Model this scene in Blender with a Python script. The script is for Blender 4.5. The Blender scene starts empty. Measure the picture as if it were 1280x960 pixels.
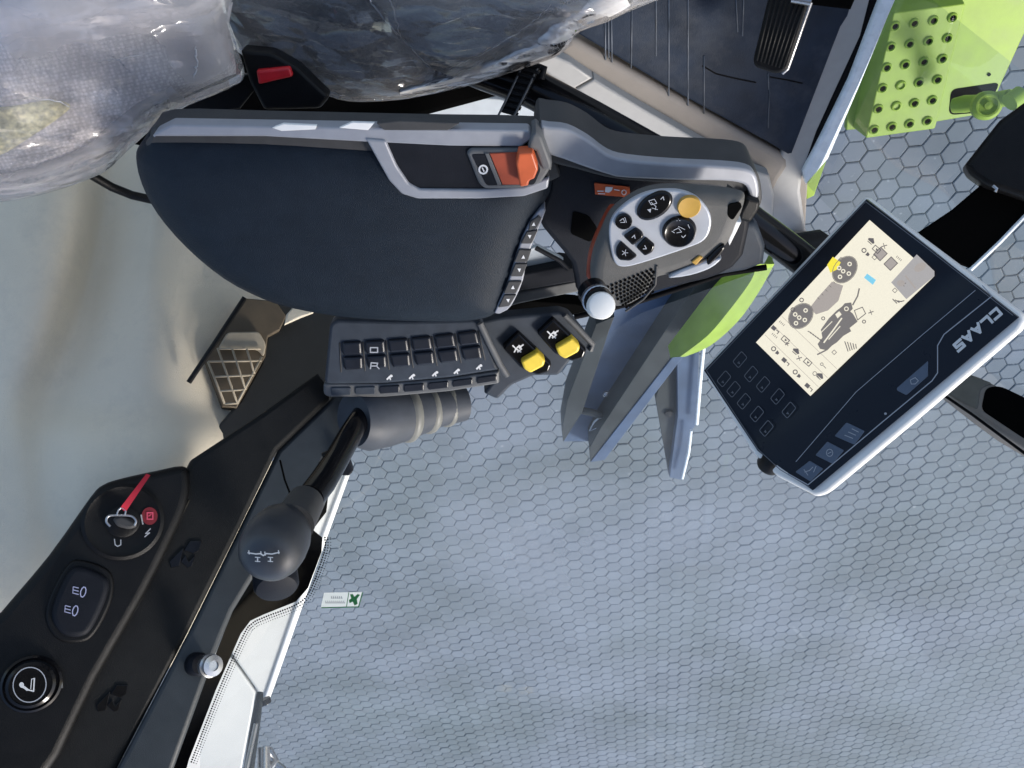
import bpy, bmesh, math, random
from mathutils import Vector, Matrix
from mathutils.geometry import delaunay_2d_cdt
random.seed(7)
C = bpy.context.scene.collection
S = bpy.context.scene
# ------------------------------------------------------------------ camera, sky, sun, exposure
F = 1080.0                      # focal length in photograph pixels (1280 wide)
TILT = math.radians(42.5)       # lean of the camera away from straight down
cam_d = bpy.data.cameras.new('camera'); cam_d.sensor_width = 36.0
cam_d.lens = 36.0 * F / 1280.0; cam_d.clip_start = 0.01; cam_d.clip_end = 3000
cam = bpy.data.objects.new('camera', cam_d); C.objects.link(cam)
cam.location = (0, 0, 0); cam.rotation_euler = (-TILT, 0, 0)
S.camera = cam
SUN_EL, SUN_AZ = math.radians(43), math.radians(122)      # azimuth from +Y clockwise
w = bpy.data.worlds.new('World'); S.world = w; w.use_nodes = True
nt = w.node_tree; bg = nt.nodes['Background']
sky = nt.nodes.new('ShaderNodeTexSky'); sky.sky_type = 'NISHITA'; sky.sun_disc = False
sky.sun_elevation = SUN_EL; sky.sun_rotation = SUN_AZ; sky.air_density = 1.0; sky.dust_density = 2.5; sky.ozone_density = 1.0
nt.links.new(sky.outputs[0], bg.inputs[0]); bg.inputs[1].default_value = 0.15
sun_d = bpy.data.lights.new('sun', 'SUN'); sun_d.energy = 2.4; sun_d.angle = math.radians(12); sun_d.color = (1.0, 0.95, 0.88)
sun = bpy.data.objects.new('sun', sun_d); C.objects.link(sun)
sd = Vector((math.sin(SUN_AZ) * math.cos(SUN_EL), math.cos(SUN_AZ) * math.cos(SUN_EL), math.sin(SUN_EL)))
sun.rotation_euler = sd.to_track_quat('Z', 'Y').to_euler(); sun.location = sd * 20
S.view_settings.view_transform = 'Standard'; S.view_settings.look = 'None'
S.view_settings.exposure = 0.70; S.view_settings.gamma = 1.0
S.cycles.max_bounces = 8; S.cycles.transparent_max_bounces = 16
S.cycles.use_denoising = True

# ------------------------------------------------------------------ materials
MATS = {}
def mat(name, col, rough=0.5, metal=0.0, nscale=60, namt=0.12, bump=0.0, bscale=400, spec=0.5, coat=0.0, dust=0.0):
    if name in MATS: return MATS[name]
    m = bpy.data.materials.new(name); m.use_nodes = True; MATS[name] = m
    t = m.node_tree; b = t.nodes['Principled BSDF']
    b.inputs['Roughness'].default_value = rough; b.inputs['Metallic'].default_value = metal
    b.inputs['Specular IOR Level'].default_value = spec; b.inputs['Coat Weight'].default_value = coat
    g = t.nodes.new('ShaderNodeNewGeometry')
    n = t.nodes.new('ShaderNodeTexNoise'); n.inputs['Scale'].default_value = nscale; n.inputs['Detail'].default_value = 5
    t.links.new(g.outputs['Position'], n.inputs['Vector'])
    r = t.nodes.new('ShaderNodeMapRange')
    r.inputs['From Min'].default_value = 0.3; r.inputs['From Max'].default_value = 0.7
    r.inputs['To Min'].default_value = 1 - namt; r.inputs['To Max'].default_value = 1 + namt
    t.links.new(n.outputs['Fac'], r.inputs['Value'])
    mx = t.nodes.new('ShaderNodeVectorMath'); mx.operation = 'SCALE'
    mx.inputs[0].default_value = col[:3]; t.links.new(r.outputs[0], mx.inputs['Scale'])
    out = mx.outputs[0]
    if dust > 0:
        n2 = t.nodes.new('ShaderNodeTexNoise'); n2.inputs['Scale'].default_value = 9; n2.inputs['Detail'].default_value = 8; n2.inputs['Roughness'].default_value = 0.7
        t.links.new(g.outputs['Position'], n2.inputs['Vector'])
        r2 = t.nodes.new('ShaderNodeMapRange'); r2.inputs['From Min'].default_value = 0.5; r2.inputs['From Max'].default_value = 0.75; r2.inputs['To Max'].default_value = dust
        t.links.new(n2.outputs['Fac'], r2.inputs['Value'])
        m2 = t.nodes.new('ShaderNodeMix'); m2.data_type = 'RGBA'
        t.links.new(r2.outputs[0], m2.inputs[0]); t.links.new(out, m2.inputs[6]); m2.inputs[7].default_value = (0.30, 0.29, 0.27, 1)
        out = m2.outputs[2]
    t.links.new(out, b.inputs['Base Color'])
    rr = t.nodes.new('ShaderNodeMapRange'); rr.inputs['To Min'].default_value = max(0.02, rough - 0.07); rr.inputs['To Max'].default_value = min(1, rough + 0.07)
    t.links.new(n.outputs['Fac'], rr.inputs['Value']); t.links.new(rr.outputs[0], b.inputs['Roughness'])
    if bump > 0:
        nb = t.nodes.new('ShaderNodeTexNoise'); nb.inputs['Scale'].default_value = bscale; nb.inputs['Detail'].default_value = 3
        t.links.new(g.outputs['Position'], nb.inputs['Vector'])
        bp = t.nodes.new('ShaderNodeBump'); bp.inputs['Strength'].default_value = bump; bp.inputs['Distance'].default_value = 0.001
        t.links.new(nb.outputs['Fac'], bp.inputs['Height']); t.links.new(bp.outputs[0], b.inputs['Normal'])
    return m
PAD = mat('padded_vinyl', (0.0080, 0.0140, 0.0230), 0.46, bump=0.6, bscale=1000, dust=0.014, spec=0.2)
DKGREY = mat('dark_grey_plastic', (0.054, 0.054, 0.055), 0.5, bump=0.3, bscale=1500, spec=0.25)
GREY = mat('grey_plastic', (0.105, 0.108, 0.112), 0.45, bump=0.25, bscale=1500, spec=0.35)
BLUEGREY = mat('blue_grey_plastic', (0.036, 0.045, 0.060), 0.5, bump=0.35, bscale=1300, spec=0.22)
JOY = mat('handle_plastic', (0.105, 0.103, 0.098), 0.5, bump=0.4, bscale=1500, spec=0.25)
PANEL = mat('charcoal_panel', (0.009, 0.0105, 0.015), 0.5, bump=0.3, bscale=1300, spec=0.14)
BLACK = mat('black_plastic', (0.0045, 0.0045, 0.005), 0.40, bump=0.4, bscale=1100, spec=0.22, dust=0.006)
SLABBLACK = mat('console_black', (0.006, 0.0065, 0.007), 0.5, bump=0.5, bscale=900, dust=0.012, spec=0.2)
GLOSSBLACK = mat('gloss_black', (0.004, 0.004, 0.005), 0.16, namt=0.05, spec=0.3)
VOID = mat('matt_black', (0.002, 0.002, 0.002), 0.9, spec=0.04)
SILVER = mat('silver_trim', (0.30, 0.31, 0.34), 0.42, 0.2, namt=0.06)
SATIN = mat('satin_plate', (0.44, 0.46, 0.50), 0.38, 0.25, namt=0.04)
RIB = mat('rib_highlight', (0.075, 0.088, 0.11), 0.5, namt=0.5, nscale=30)  # lighter than the mat: highlights on the ribs are put into the colour
KEYM = mat('key_plastic', (0.010, 0.012, 0.018), 0.3, bump=0.15, bscale=1500, spec=0.45)
STEEL = mat('steel', (0.45, 0.45, 0.46), 0.28, 0.9)
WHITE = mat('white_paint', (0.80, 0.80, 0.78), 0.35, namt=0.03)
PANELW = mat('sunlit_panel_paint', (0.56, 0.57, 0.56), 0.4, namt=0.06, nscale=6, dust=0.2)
WHITEP = mat('white_print', (0.62, 0.63, 0.64), 0.6, namt=0.03)
DIMP = mat('grey_print', (0.33, 0.35, 0.39), 0.6, namt=0.03)
FAINT = mat('faint_print', (0.13, 0.135, 0.15), 0.5, namt=0.03)
BLUEP = mat('violet_print', (0.35, 0.37, 0.55), 0.6, namt=0.03)
ORANGE = mat('orange_plastic', (0.50, 0.095, 0.028), 0.42, namt=0.10)
ORANGED = mat('orange_base', (0.28, 0.045, 0.016), 0.5, namt=0.15)
YELLOW = mat('yellow_plastic', (0.70, 0.52, 0.045), 0.45, namt=0.08)
AMBER = mat('amber_button', (0.46, 0.27, 0.05), 0.45, namt=0.12)
RED = mat('red_plastic', (0.60, 0.012, 0.022), 0.4)
REDCLOTH = mat('red_ribbon', (0.58, 0.02, 0.04), 0.75, bump=0.5, bscale=900)
BEIGE = mat('beige_trim', (0.74, 0.665, 0.53), 0.62, namt=0.06, nscale=9, bump=0.6, bscale=700, dust=0.35)
TAN = mat('tan_sill', (0.235, 0.212, 0.19), 0.6, namt=0.06, nscale=25, bump=0.3, bscale=900, dust=0.15, spec=0.3)
LTGREY = mat('light_grey_sill', (0.35, 0.345, 0.335), 0.55, namt=0.04, bump=0.2, bscale=900, dust=0.1)
DUCTSHADE = mat('shaded_duct', (0.085, 0.065, 0.042), 0.6)  # shade inside the vent is put into this brown
RUBBER = mat('rubber_mat', (0.018, 0.026, 0.042), 0.6, namt=0.25, nscale=20, bump=0.4, bscale=500, dust=0.12, spec=0.15)
LIME = mat('lime_paint', (0.235, 0.355, 0.042), 0.42, namt=0.10, nscale=22, bump=0.2, bscale=300, dust=0.12, spec=0.3)
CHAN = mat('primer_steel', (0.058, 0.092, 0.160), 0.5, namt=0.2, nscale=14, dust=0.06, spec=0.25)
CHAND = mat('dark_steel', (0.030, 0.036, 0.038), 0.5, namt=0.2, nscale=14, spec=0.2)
SEAL = mat('rubber_seal', (0.003, 0.003, 0.004), 0.55, spec=0.1)
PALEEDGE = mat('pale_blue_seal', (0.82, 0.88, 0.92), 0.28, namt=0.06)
FABRIC = mat('seat_fabric', (0.82, 0.755, 0.76), 0.9, namt=0.10, nscale=330, bump=0.8, bscale=500)
def knit(m):
    t = m.node_tree; b = t.nodes['Principled BSDF']; src = b.inputs['Base Color'].links[0].from_socket
    g = t.nodes.new('ShaderNodeNewGeometry'); v = t.nodes.new('ShaderNodeTexVoronoi'); v.inputs['Scale'].default_value = 260; v.inputs['Randomness'].default_value = 0.25
    t.links.new(g.outputs['Position'], v.inputs['Vector'])
    r = t.nodes.new('ShaderNodeMapRange'); r.inputs['From Min'].default_value = 0.25; r.inputs['From Max'].default_value = 0.55; r.inputs['To Min'].default_value = 1.05; r.inputs['To Max'].default_value = 0.74
    t.links.new(v.outputs['Distance'], r.inputs['Value'])
    x = t.nodes.new('ShaderNodeVectorMath'); x.operation = 'SCALE'; t.links.new(src, x.inputs[0]); t.links.new(r.outputs[0], x.inputs['Scale']); t.links.new(x.outputs[0], b.inputs['Base Color'])
knit(FABRIC)
DKFAB = mat('dark_seat_fabric', (0.05, 0.055, 0.066), 0.9, namt=0.25, nscale=200, bump=0.8, bscale=500, spec=0.1)
STRAW = mat('straw_cloth', (0.85, 0.77, 0.46), 0.9, namt=0.45, nscale=160, bump=1.0, bscale=300)
PALEBACK = mat('pale_panel', (0.50, 0.55, 0.60), 0.4, namt=0.04)

def paver_mat():
    m = mat('concrete_paver', (0.128, 0.152, 0.178), 0.85, namt=0.16, nscale=2.2, bump=0.5, bscale=160)
    t = m.node_tree; b = t.nodes['Principled BSDF']
    src = b.inputs['Base Color'].links[0].from_socket
    g = t.nodes.new('ShaderNodeNewGeometry'); oi = t.nodes.new('ShaderNodeObjectInfo')
    ad = t.nodes.new('ShaderNodeMath'); ad.operation = 'ADD'
    t.links.new(g.outputs['Random Per Island'], ad.inputs[0]); t.links.new(oi.outputs['Random'], ad.inputs[1])
    fr = t.nodes.new('ShaderNodeMath'); fr.operation = 'FRACT'; t.links.new(ad.outputs[0], fr.inputs[0])
    mr = t.nodes.new('ShaderNodeMapRange'); mr.inputs['To Min'].default_value = 0.92; mr.inputs['To Max'].default_value = 1.07
    t.links.new(fr.outputs[0], mr.inputs['Value'])
    n = t.nodes.new('ShaderNodeTexNoise'); n.inputs['Scale'].default_value = 1.1; n.inputs['Detail'].default_value = 4
    t.links.new(g.outputs['Position'], n.inputs['Vector'])
    cr = t.nodes.new('ShaderNodeValToRGB'); cr.color_ramp.elements[0].color = (0.88, 0.93, 0.90, 1); cr.color_ramp.elements[1].color = (1.06, 1.06, 1.10, 1)
    cr.color_ramp.elements[0].position = 0.38; cr.color_ramp.elements[1].position = 0.62
    t.links.new(n.outputs['Fac'], cr.inputs[0])
    v = t.nodes.new('ShaderNodeVectorMath'); v.operation = 'SCALE'; t.links.new(src, v.inputs[0]); t.links.new(mr.outputs[0], v.inputs['Scale'])
    v2 = t.nodes.new('ShaderNodeVectorMath'); v2.operation = 'MULTIPLY'; t.links.new(v.outputs[0], v2.inputs[0]); t.links.new(cr.outputs[0], v2.inputs[1])
    sp = t.nodes.new('ShaderNodeTexNoise'); sp.inputs['Scale'].default_value = 30; sp.inputs['Detail'].default_value = 2
    t.links.new(g.outputs['Position'], sp.inputs['Vector'])
    m3 = t.nodes.new('ShaderNodeMapRange'); m3.inputs['From Min'].default_value = 0.68; m3.inputs['From Max'].default_value = 0.76; m3.inputs['To Max'].default_value = 0.35
    t.links.new(sp.outputs['Fac'], m3.inputs['Value'])
    mx = t.nodes.new('ShaderNodeMix'); mx.data_type = 'RGBA'; t.links.new(m3.outputs[0], mx.inputs[0]); t.links.new(v2.outputs[0], mx.inputs[6]); mx.inputs[7].default_value = (0.4, 0.43, 0.45, 1)
    t.links.new(mx.outputs[2], b.inputs['Base Color'])
    return m
PAVER = paver_mat()
JOINT = mat('joint_sand', (0.080, 0.092, 0.106), 0.95, namt=0.6, nscale=14)
APRON = mat('outer_ground', (0.19, 0.21, 0.225), 0.9, namt=0.15, nscale=3)

def glass_mat(nm, d0, d1, tint=(0.95, 0.975, 0.97, 1)):
    m = bpy.data.materials.new(nm); m.use_nodes = True; t = m.node_tree; t.nodes.clear()
    o = t.nodes.new('ShaderNodeOutputMaterial'); tr = t.nodes.new('ShaderNodeBsdfTransparent'); tr.inputs[0].default_value = tint
    gl = t.nodes.new('ShaderNodeBsdfGlossy'); gl.inputs['Roughness'].default_value = 0.02
    fz = t.nodes.new('ShaderNodeFresnel'); fz.inputs[0].default_value = 1.5
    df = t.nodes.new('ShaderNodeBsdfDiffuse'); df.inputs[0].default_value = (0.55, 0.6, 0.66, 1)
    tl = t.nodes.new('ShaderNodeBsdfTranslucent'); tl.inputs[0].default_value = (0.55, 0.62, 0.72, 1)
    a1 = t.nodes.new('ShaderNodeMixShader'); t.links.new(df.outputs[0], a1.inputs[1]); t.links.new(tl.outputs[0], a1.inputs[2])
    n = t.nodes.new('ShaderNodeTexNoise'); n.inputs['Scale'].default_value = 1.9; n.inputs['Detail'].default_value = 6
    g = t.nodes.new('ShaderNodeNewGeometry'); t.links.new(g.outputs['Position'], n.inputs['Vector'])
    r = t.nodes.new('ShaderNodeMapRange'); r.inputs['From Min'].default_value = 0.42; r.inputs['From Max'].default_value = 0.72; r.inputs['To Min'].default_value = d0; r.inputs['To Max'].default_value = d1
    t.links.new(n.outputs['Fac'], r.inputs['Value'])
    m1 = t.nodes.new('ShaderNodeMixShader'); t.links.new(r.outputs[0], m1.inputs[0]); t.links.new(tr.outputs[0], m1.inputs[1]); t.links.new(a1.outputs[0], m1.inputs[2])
    m2 = t.nodes.new('ShaderNodeMixShader'); t.links.new(fz.outputs[0], m2.inputs[0]); t.links.new(m1.outputs[0], m2.inputs[1]); t.links.new(gl.outputs[0], m2.inputs[2])
    t.links.new(m2.outputs[0], o.inputs[0]); return m
GLASS = glass_mat('hazed_window_glass', 0.05, 0.40)  # patchy pale haze mixed in for the reflected glare on the side window
CLEARGLASS = glass_mat('window_glass', 0.0, 0.04, (0.82, 0.86, 0.90, 1))

def wrap_mat(nm, dist, h0, h1, lo, spec):
    m = bpy.data.materials.new(nm); m.use_nodes = True; t = m.node_tree; t.nodes.clear()
    o = t.nodes.new('ShaderNodeOutputMaterial'); tr = t.nodes.new('ShaderNodeBsdfTransparent'); tr.inputs[0].default_value = (0.93, 0.94, 0.95, 1)
    gl = t.nodes.new('ShaderNodeBsdfGlossy'); gl.inputs['Roughness'].default_value = 0.10; gl.inputs[0].default_value = (0.95, 0.96, 1, 1)
    df = t.nodes.new('ShaderNodeBsdfDiffuse'); df.inputs[0].default_value = (0.90, 0.875, 0.86, 1)
    g = t.nodes.new('ShaderNodeNewGeometry')
    mp = t.nodes.new('ShaderNodeMapping'); mp.inputs['Rotation'].default_value = (0.2, 0.3, 0.7); mp.inputs['Scale'].default_value = (1.0, 2.6, 1.4)
    t.links.new(g.outputs['Position'], mp.inputs[0])
    dn = t.nodes.new('ShaderNodeTexNoise'); dn.inputs['Scale'].default_value = 5; dn.inputs['Detail'].default_value = 3; t.links.new(mp.outputs[0], dn.inputs['Vector'])
    mixv = t.nodes.new('ShaderNodeVectorMath'); mixv.operation = 'MULTIPLY_ADD'; t.links.new(dn.outputs['Color'], mixv.inputs[0]); mixv.inputs[1].default_value = (0.12, 0.12, 0.12); t.links.new(mp.outputs[0], mixv.inputs[2])
    hs = None
    for sc_, amp, rot in ((5.0, 0.70, 0.4), (12.0, 0.42, 1.3), (30.0, 0.10, 2.2)):
        m2_ = t.nodes.new('ShaderNodeMapping'); m2_.inputs['Rotation'].default_value = (0.3, 0.2, rot); m2_.inputs['Scale'].default_value = (1.0, 2.1, 1.0)
        t.links.new(mixv.outputs[0], m2_.inputs[0])
        vo = t.nodes.new('ShaderNodeTexVoronoi'); vo.inputs['Scale'].default_value = sc_; t.links.new(m2_.outputs[0], vo.inputs['Vector'])
        df_ = t.nodes.new('ShaderNodeVectorMath'); df_.operation = 'SUBTRACT'; t.links.new(m2_.outputs[0], df_.inputs[0]); t.links.new(vo.outputs['Position'], df_.inputs[1])
        cs_ = t.nodes.new('ShaderNodeVectorMath'); cs_.operation = 'SUBTRACT'; t.links.new(vo.outputs['Color'], cs_.inputs[0]); cs_.inputs[1].default_value = (0.5, 0.5, 0.5)
        dt_ = t.nodes.new('ShaderNodeVectorMath'); dt_.operation = 'DOT_PRODUCT'; t.links.new(df_.outputs[0], dt_.inputs[0]); t.links.new(cs_.outputs[0], dt_.inputs[1])
        ml = t.nodes.new('ShaderNodeMath'); ml.operation = 'MULTIPLY_ADD'; t.links.new(dt_.outputs['Value'], ml.inputs[0]); ml.inputs[1].default_value = amp
        if hs: t.links.new(hs, ml.inputs[2])
        else: ml.inputs[2].default_value = 0
        hs = ml.outputs[0]
    bp = t.nodes.new('ShaderNodeBump'); bp.inputs['Strength'].default_value = 0.85; bp.inputs['Distance'].default_value = dist; t.links.new(hs, bp.inputs['Height'])
    t.links.new(bp.outputs[0], gl.inputs['Normal'])
    lw = t.nodes.new('ShaderNodeFresnel'); lw.inputs[0].default_value = 1.52; t.links.new(bp.outputs[0], lw.inputs['Normal'])
    cl = t.nodes.new('ShaderNodeMath'); cl.operation = 'MULTIPLY_ADD'; cl.inputs[1].default_value = spec; cl.inputs[2].default_value = lo; cl.use_clamp = True; t.links.new(lw.outputs[0], cl.inputs[0])
    n3 = t.nodes.new('ShaderNodeTexNoise'); n3.inputs['Scale'].default_value = 4.5; t.links.new(g.outputs['Position'], n3.inputs['Vector'])
    r3 = t.nodes.new('ShaderNodeMapRange'); r3.inputs['From Min'].default_value = 0.35; r3.inputs['From Max'].default_value = 0.7; r3.inputs['To Min'].default_value = h0; r3.inputs['To Max'].default_value = h1; t.links.new(n3.outputs['Fac'], r3.inputs['Value'])
    m1 = t.nodes.new('ShaderNodeMixShader'); t.links.new(r3.outputs[0], m1.inputs[0]); t.links.new(tr.outputs[0], m1.inputs[1]); t.links.new(df.outputs[0], m1.inputs[2])
    m2 = t.nodes.new('ShaderNodeMixShader'); t.links.new(cl.outputs[0], m2.inputs[0]); t.links.new(m1.outputs[0], m2.inputs[1]); t.links.new(gl.outputs[0], m2.inputs[2])
    t.links.new(m2.outputs[0], o.inputs[0]); return m
WRAP = wrap_mat('clear_film', 0.8, 0.05, 0.20, 0.0, 1.1)
STREAK = wrap_mat('film_highlight', 0.3, 0.55, 0.9, 0.1, 1.2)  # pale film for the drawn-in highlight streaks
WRAP2 = wrap_mat('milky_film', 0.45, 0.16, 0.46, 0.0, 0.9)
FOLD = wrap_mat('folded_film', 1.1, 0.35, 0.75, 0.03, 1.3)

def emit_mat(name, col, strength):
    m = bpy.data.materials.new(name); m.use_nodes = True; b = m.node_tree.nodes['Principled BSDF']
    b.inputs['Base Color'].default_value = (col[0] * .2, col[1] * .2, col[2] * .2, 1); b.inputs['Roughness'].default_value = 0.3
    t = m.node_tree; g = t.nodes.new('ShaderNodeNewGeometry'); n = t.nodes.new('ShaderNodeTexNoise'); n.inputs['Scale'].default_value = 900
    t.links.new(g.outputs['Position'], n.inputs['Vector'])
    r = t.nodes.new('ShaderNodeMapRange'); r.inputs['To Min'].default_value = 0.86; r.inputs['To Max'].default_value = 1.1; t.links.new(n.outputs['Fac'], r.inputs['Value'])
    v = t.nodes.new('ShaderNodeVectorMath'); v.operation = 'SCALE'; v.inputs[0].default_value = col; t.links.new(r.outputs[0], v.inputs['Scale'])
    t.links.new(v.outputs[0], b.inputs['Emission Color']); b.inputs['Emission Strength'].default_value = strength
    return m
SCREEN = emit_mat('screen_cream', (0.80, 0.745, 0.60), 0.68)
SCR_GREY = emit_mat('screen_grey', (0.17, 0.155, 0.145), 0.68)
SCR_MID = emit_mat('screen_mid_grey', (0.36, 0.32, 0.29), 0.68)
SCR_DARK = emit_mat('screen_dark', (0.11, 0.10, 0.10), 0.68)
SCR_YEL = emit_mat('screen_yellow', (0.85, 0.72, 0.06), 0.68)
SCR_BLUE = emit_mat('screen_blue', (0.20, 0.55, 0.72), 0.68)
SCR_VIDEO = emit_mat('screen_video', (0.36, 0.34, 0.33), 0.68)

# ------------------------------------------------------------------ geometry helpers
def ray(px, py):
    x, y = (px - 640.0) / F, -(py - 480.0) / F
    c, s = math.cos(TILT), math.sin(TILT)
    return Vector((x, y * c - s, -y * s - c))
class Fr:                                   # a plane in the cab; p() gives the point of it seen at a photograph pixel
    def __init__(s, p0, n): s.p0 = Vector(p0); s.n = Vector(n).normalized()
    def p(s, px, py, h=0.0):
        r = ray(px, py); return r * ((s.p0 + s.n * h).dot(s.n) / r.dot(s.n))
    def up(s, h): return Fr(s.p0 + s.n * h, s.n)
    def basis(s):
        a = Vector((1, 0, 0)); a = (a - s.n * a.dot(s.n)).normalized(); return a, s.n.cross(a)
def hz(z): return Fr((0, 0, z), (0, 0, 1))
def at(px, py, d): return ray(px, py) * d
def fr(px, py, d, n): return Fr(at(px, py, d), n)

def finish(name, me, m, parent, sharp=38, flat=()):
    me.materials.append(m)
    if not flat: me.validate()
    me.shade_smooth(); me.set_sharp_from_angle(angle=math.radians(sharp))
    for p in me.polygons:
        if p.loop_total > 4 or p.index in flat: p.use_smooth = False
    o = bpy.data.objects.new(name, me); C.objects.link(o)
    if parent:
        o.parent = parent
        o.matrix_parent_inverse = parent.matrix_world.inverted() if parent.type == 'EMPTY' else Matrix()
    return o
class MB:
    def __init__(s): s.v = []; s.f = []; s.flat = set()
    def add(s, vs, fs):
        b = len(s.v); s.v += [tuple(v) for v in vs]; s.f += [[b + i for i in f] for f in fs]; return s
    def build(s, name, m, parent=None, sharp=38):
        me = bpy.data.meshes.new(name); me.from_pydata(s.v, [], s.f); return finish(name, me, m, parent, sharp, s.flat)
def thing(name, label, cat, loc, group=None):
    o = bpy.data.objects.new(name, None); C.objects.link(o); o.location = loc; o.empty_display_size = 0.05
    o.matrix_world = Matrix.Translation(Vector(loc))
    o['label'] = label; o['category'] = cat
    if group: o['group'] = group
    return o
def tag(o, label, cat, group=None):
    o['label'] = label; o['category'] = cat
    if group: o['group'] = group
    return o
def cr(pts, n=5, closed=True):              # Catmull-Rom through 2D or 3D points
    P = [Vector(p) for p in pts]; N = len(P); out = []
    for i in range(N if closed else N - 1):
        g = (lambda k: P[k % N]) if closed else (lambda k: P[min(max(k, 0), N - 1)])
        a, b, c, d = g(i - 1), g(i), g(i + 1), g(i + 2)
        for k in range(n):
            t = k / n
            out.append(0.5 * ((2 * b) + (c - a) * t + (2 * a - 5 * b + 4 * c - d) * t * t + (3 * b - a - 3 * c + d) * t ** 3))
    if not closed: out.append(P[-1])
    return out
def rnd(pts, r, n=4):                       # round the corners of a pixel polygon by r pixels
    out = []; N = len(pts)
    for i in range(N):
        p, q, s = Vector(pts[i - 1]), Vector(pts[i]), Vector(pts[(i + 1) % N])
        a, b = (p - q), (s - q); ra = min(r, a.length * 0.45, b.length * 0.45)
        A, B = q + a.normalized() * ra, q + b.normalized() * ra
        for k in range(n + 1):
            t = k / n; out.append((1 - t) ** 2 * A + 2 * t * (1 - t) * q + t * t * B)
    return [tuple(o) for o in out]
def ell(cx, cy, rx, ry=None, rot=0, n=24):
    ry = ry or rx; a = math.radians(rot)
    return [(cx + rx * math.cos(t) * math.cos(a) - ry * math.sin(t) * math.sin(a), cy + rx * math.cos(t) * math.sin(a) + ry * math.sin(t) * math.cos(a)) for t in [2 * math.pi * k / n for k in range(n)]]
def loop3(f, pts, h):
    Q = [f.p(p[0], p[1], h) for p in pts]
    a, b = f.basis(); A = 0
    for i in range(len(Q)):
        p, q = Q[i - 1], Q[i]; A += p.dot(a) * q.dot(b) - q.dot(a) * p.dot(b)
    return Q if A > 0 else Q[::-1]
def inset(Q, n, d):
    out = []; N = len(Q)
    for i in range(N):
        e1 = (Q[i] - Q[i - 1]); e2 = (Q[(i + 1) % N] - Q[i])
        if e1.length < 1e-7: e1 = e2
        if e2.length < 1e-7: e2 = e1
        n1, n2 = n.cross(e1.normalized()), n.cross(e2.normalized())
        m = n1 + n2
        if m.length < 1e-6: m = n1
        m.normalize(); k = 1 / max(0.55, m.dot(n1)); out.append(Q[i] + m * d * k)
    return out
def solid_mb(mb, f, pts, h1, h0, R=0.0015, ns=3, taper=0.0):
    """outline seen at height h1 of the frame, carried down to h0, edge rounded by R"""
    Q = loop3(f, pts, h1); n = f.n; N = len(Q); rings = []
    D = h1 - h0; R = min(R, D * 0.95)
    rings.append([q - n * D for q in inset(Q, n, -taper)])
    if R > 0:
        for k in range(ns + 1):
            t = math.pi / 2 * k / ns
            rings.append([q - n * (R * (1 - math.sin(t))) for q in inset(Q, n, R * (1 - math.cos(t)))])
    else: rings.append(Q)
    vs = [v for r in rings for v in r]; fs = []
    for k in range(len(rings) - 1):
        for i in range(N):
            j = (i + 1) % N; fs.append([k * N + i, k * N + j, (k + 1) * N + j, (k + 1) * N + i])
    b0 = len(mb.v); f0 = len(mb.f); mb.add(vs, fs); a, b = f.basis()
    for top in (1, 0):
        base = (len(rings) - 1) * N if top else 0; T = rings[-1] if top else rings[0]
        if N <= 4: tris = [list(range(N))]; idx = list(range(N))
        else:
            co, ed, fa, orig, *_ = delaunay_2d_cdt([Vector(((q - T[0]).dot(a), (q - T[0]).dot(b))) for q in T], [(i, (i + 1) % N) for i in range(N)], [], 1, 1e-9)
            idx = []
            for c, o in zip(co, orig):
                if o: idx.append(o[0])
                else: idx.append(N + len(mb.v)); mb.v.append(tuple(T[0] + a * c.x + b * c.y))
            tris = [list(t) for t in fa]
            tris = [t if (co[t[1]] - co[t[0]]).cross(co[t[2]] - co[t[0]]) > 0 else t[::-1] for t in tris]
        for t in tris:
            g = [b0 + base + idx[i] if idx[i] < N else idx[i] - N for i in t]
            mb.flat.add(len(mb.f)); mb.f.append(g if top else g[::-1])
def solid(name, f, pts, h1, h0, m, parent=None, R=0.0015, ns=3, taper=0.0, sharp=38):
    mb = MB(); solid_mb(mb, f, pts, h1, h0, R, ns, taper); return mb.build(name, m, parent, sharp)
def seg_dist(p, a, b):
    ab = b - a; t = max(0, min(1, (p - a).dot(ab) / max(ab.length_squared, 1e-12))); return (p - a - ab * t).length
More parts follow.
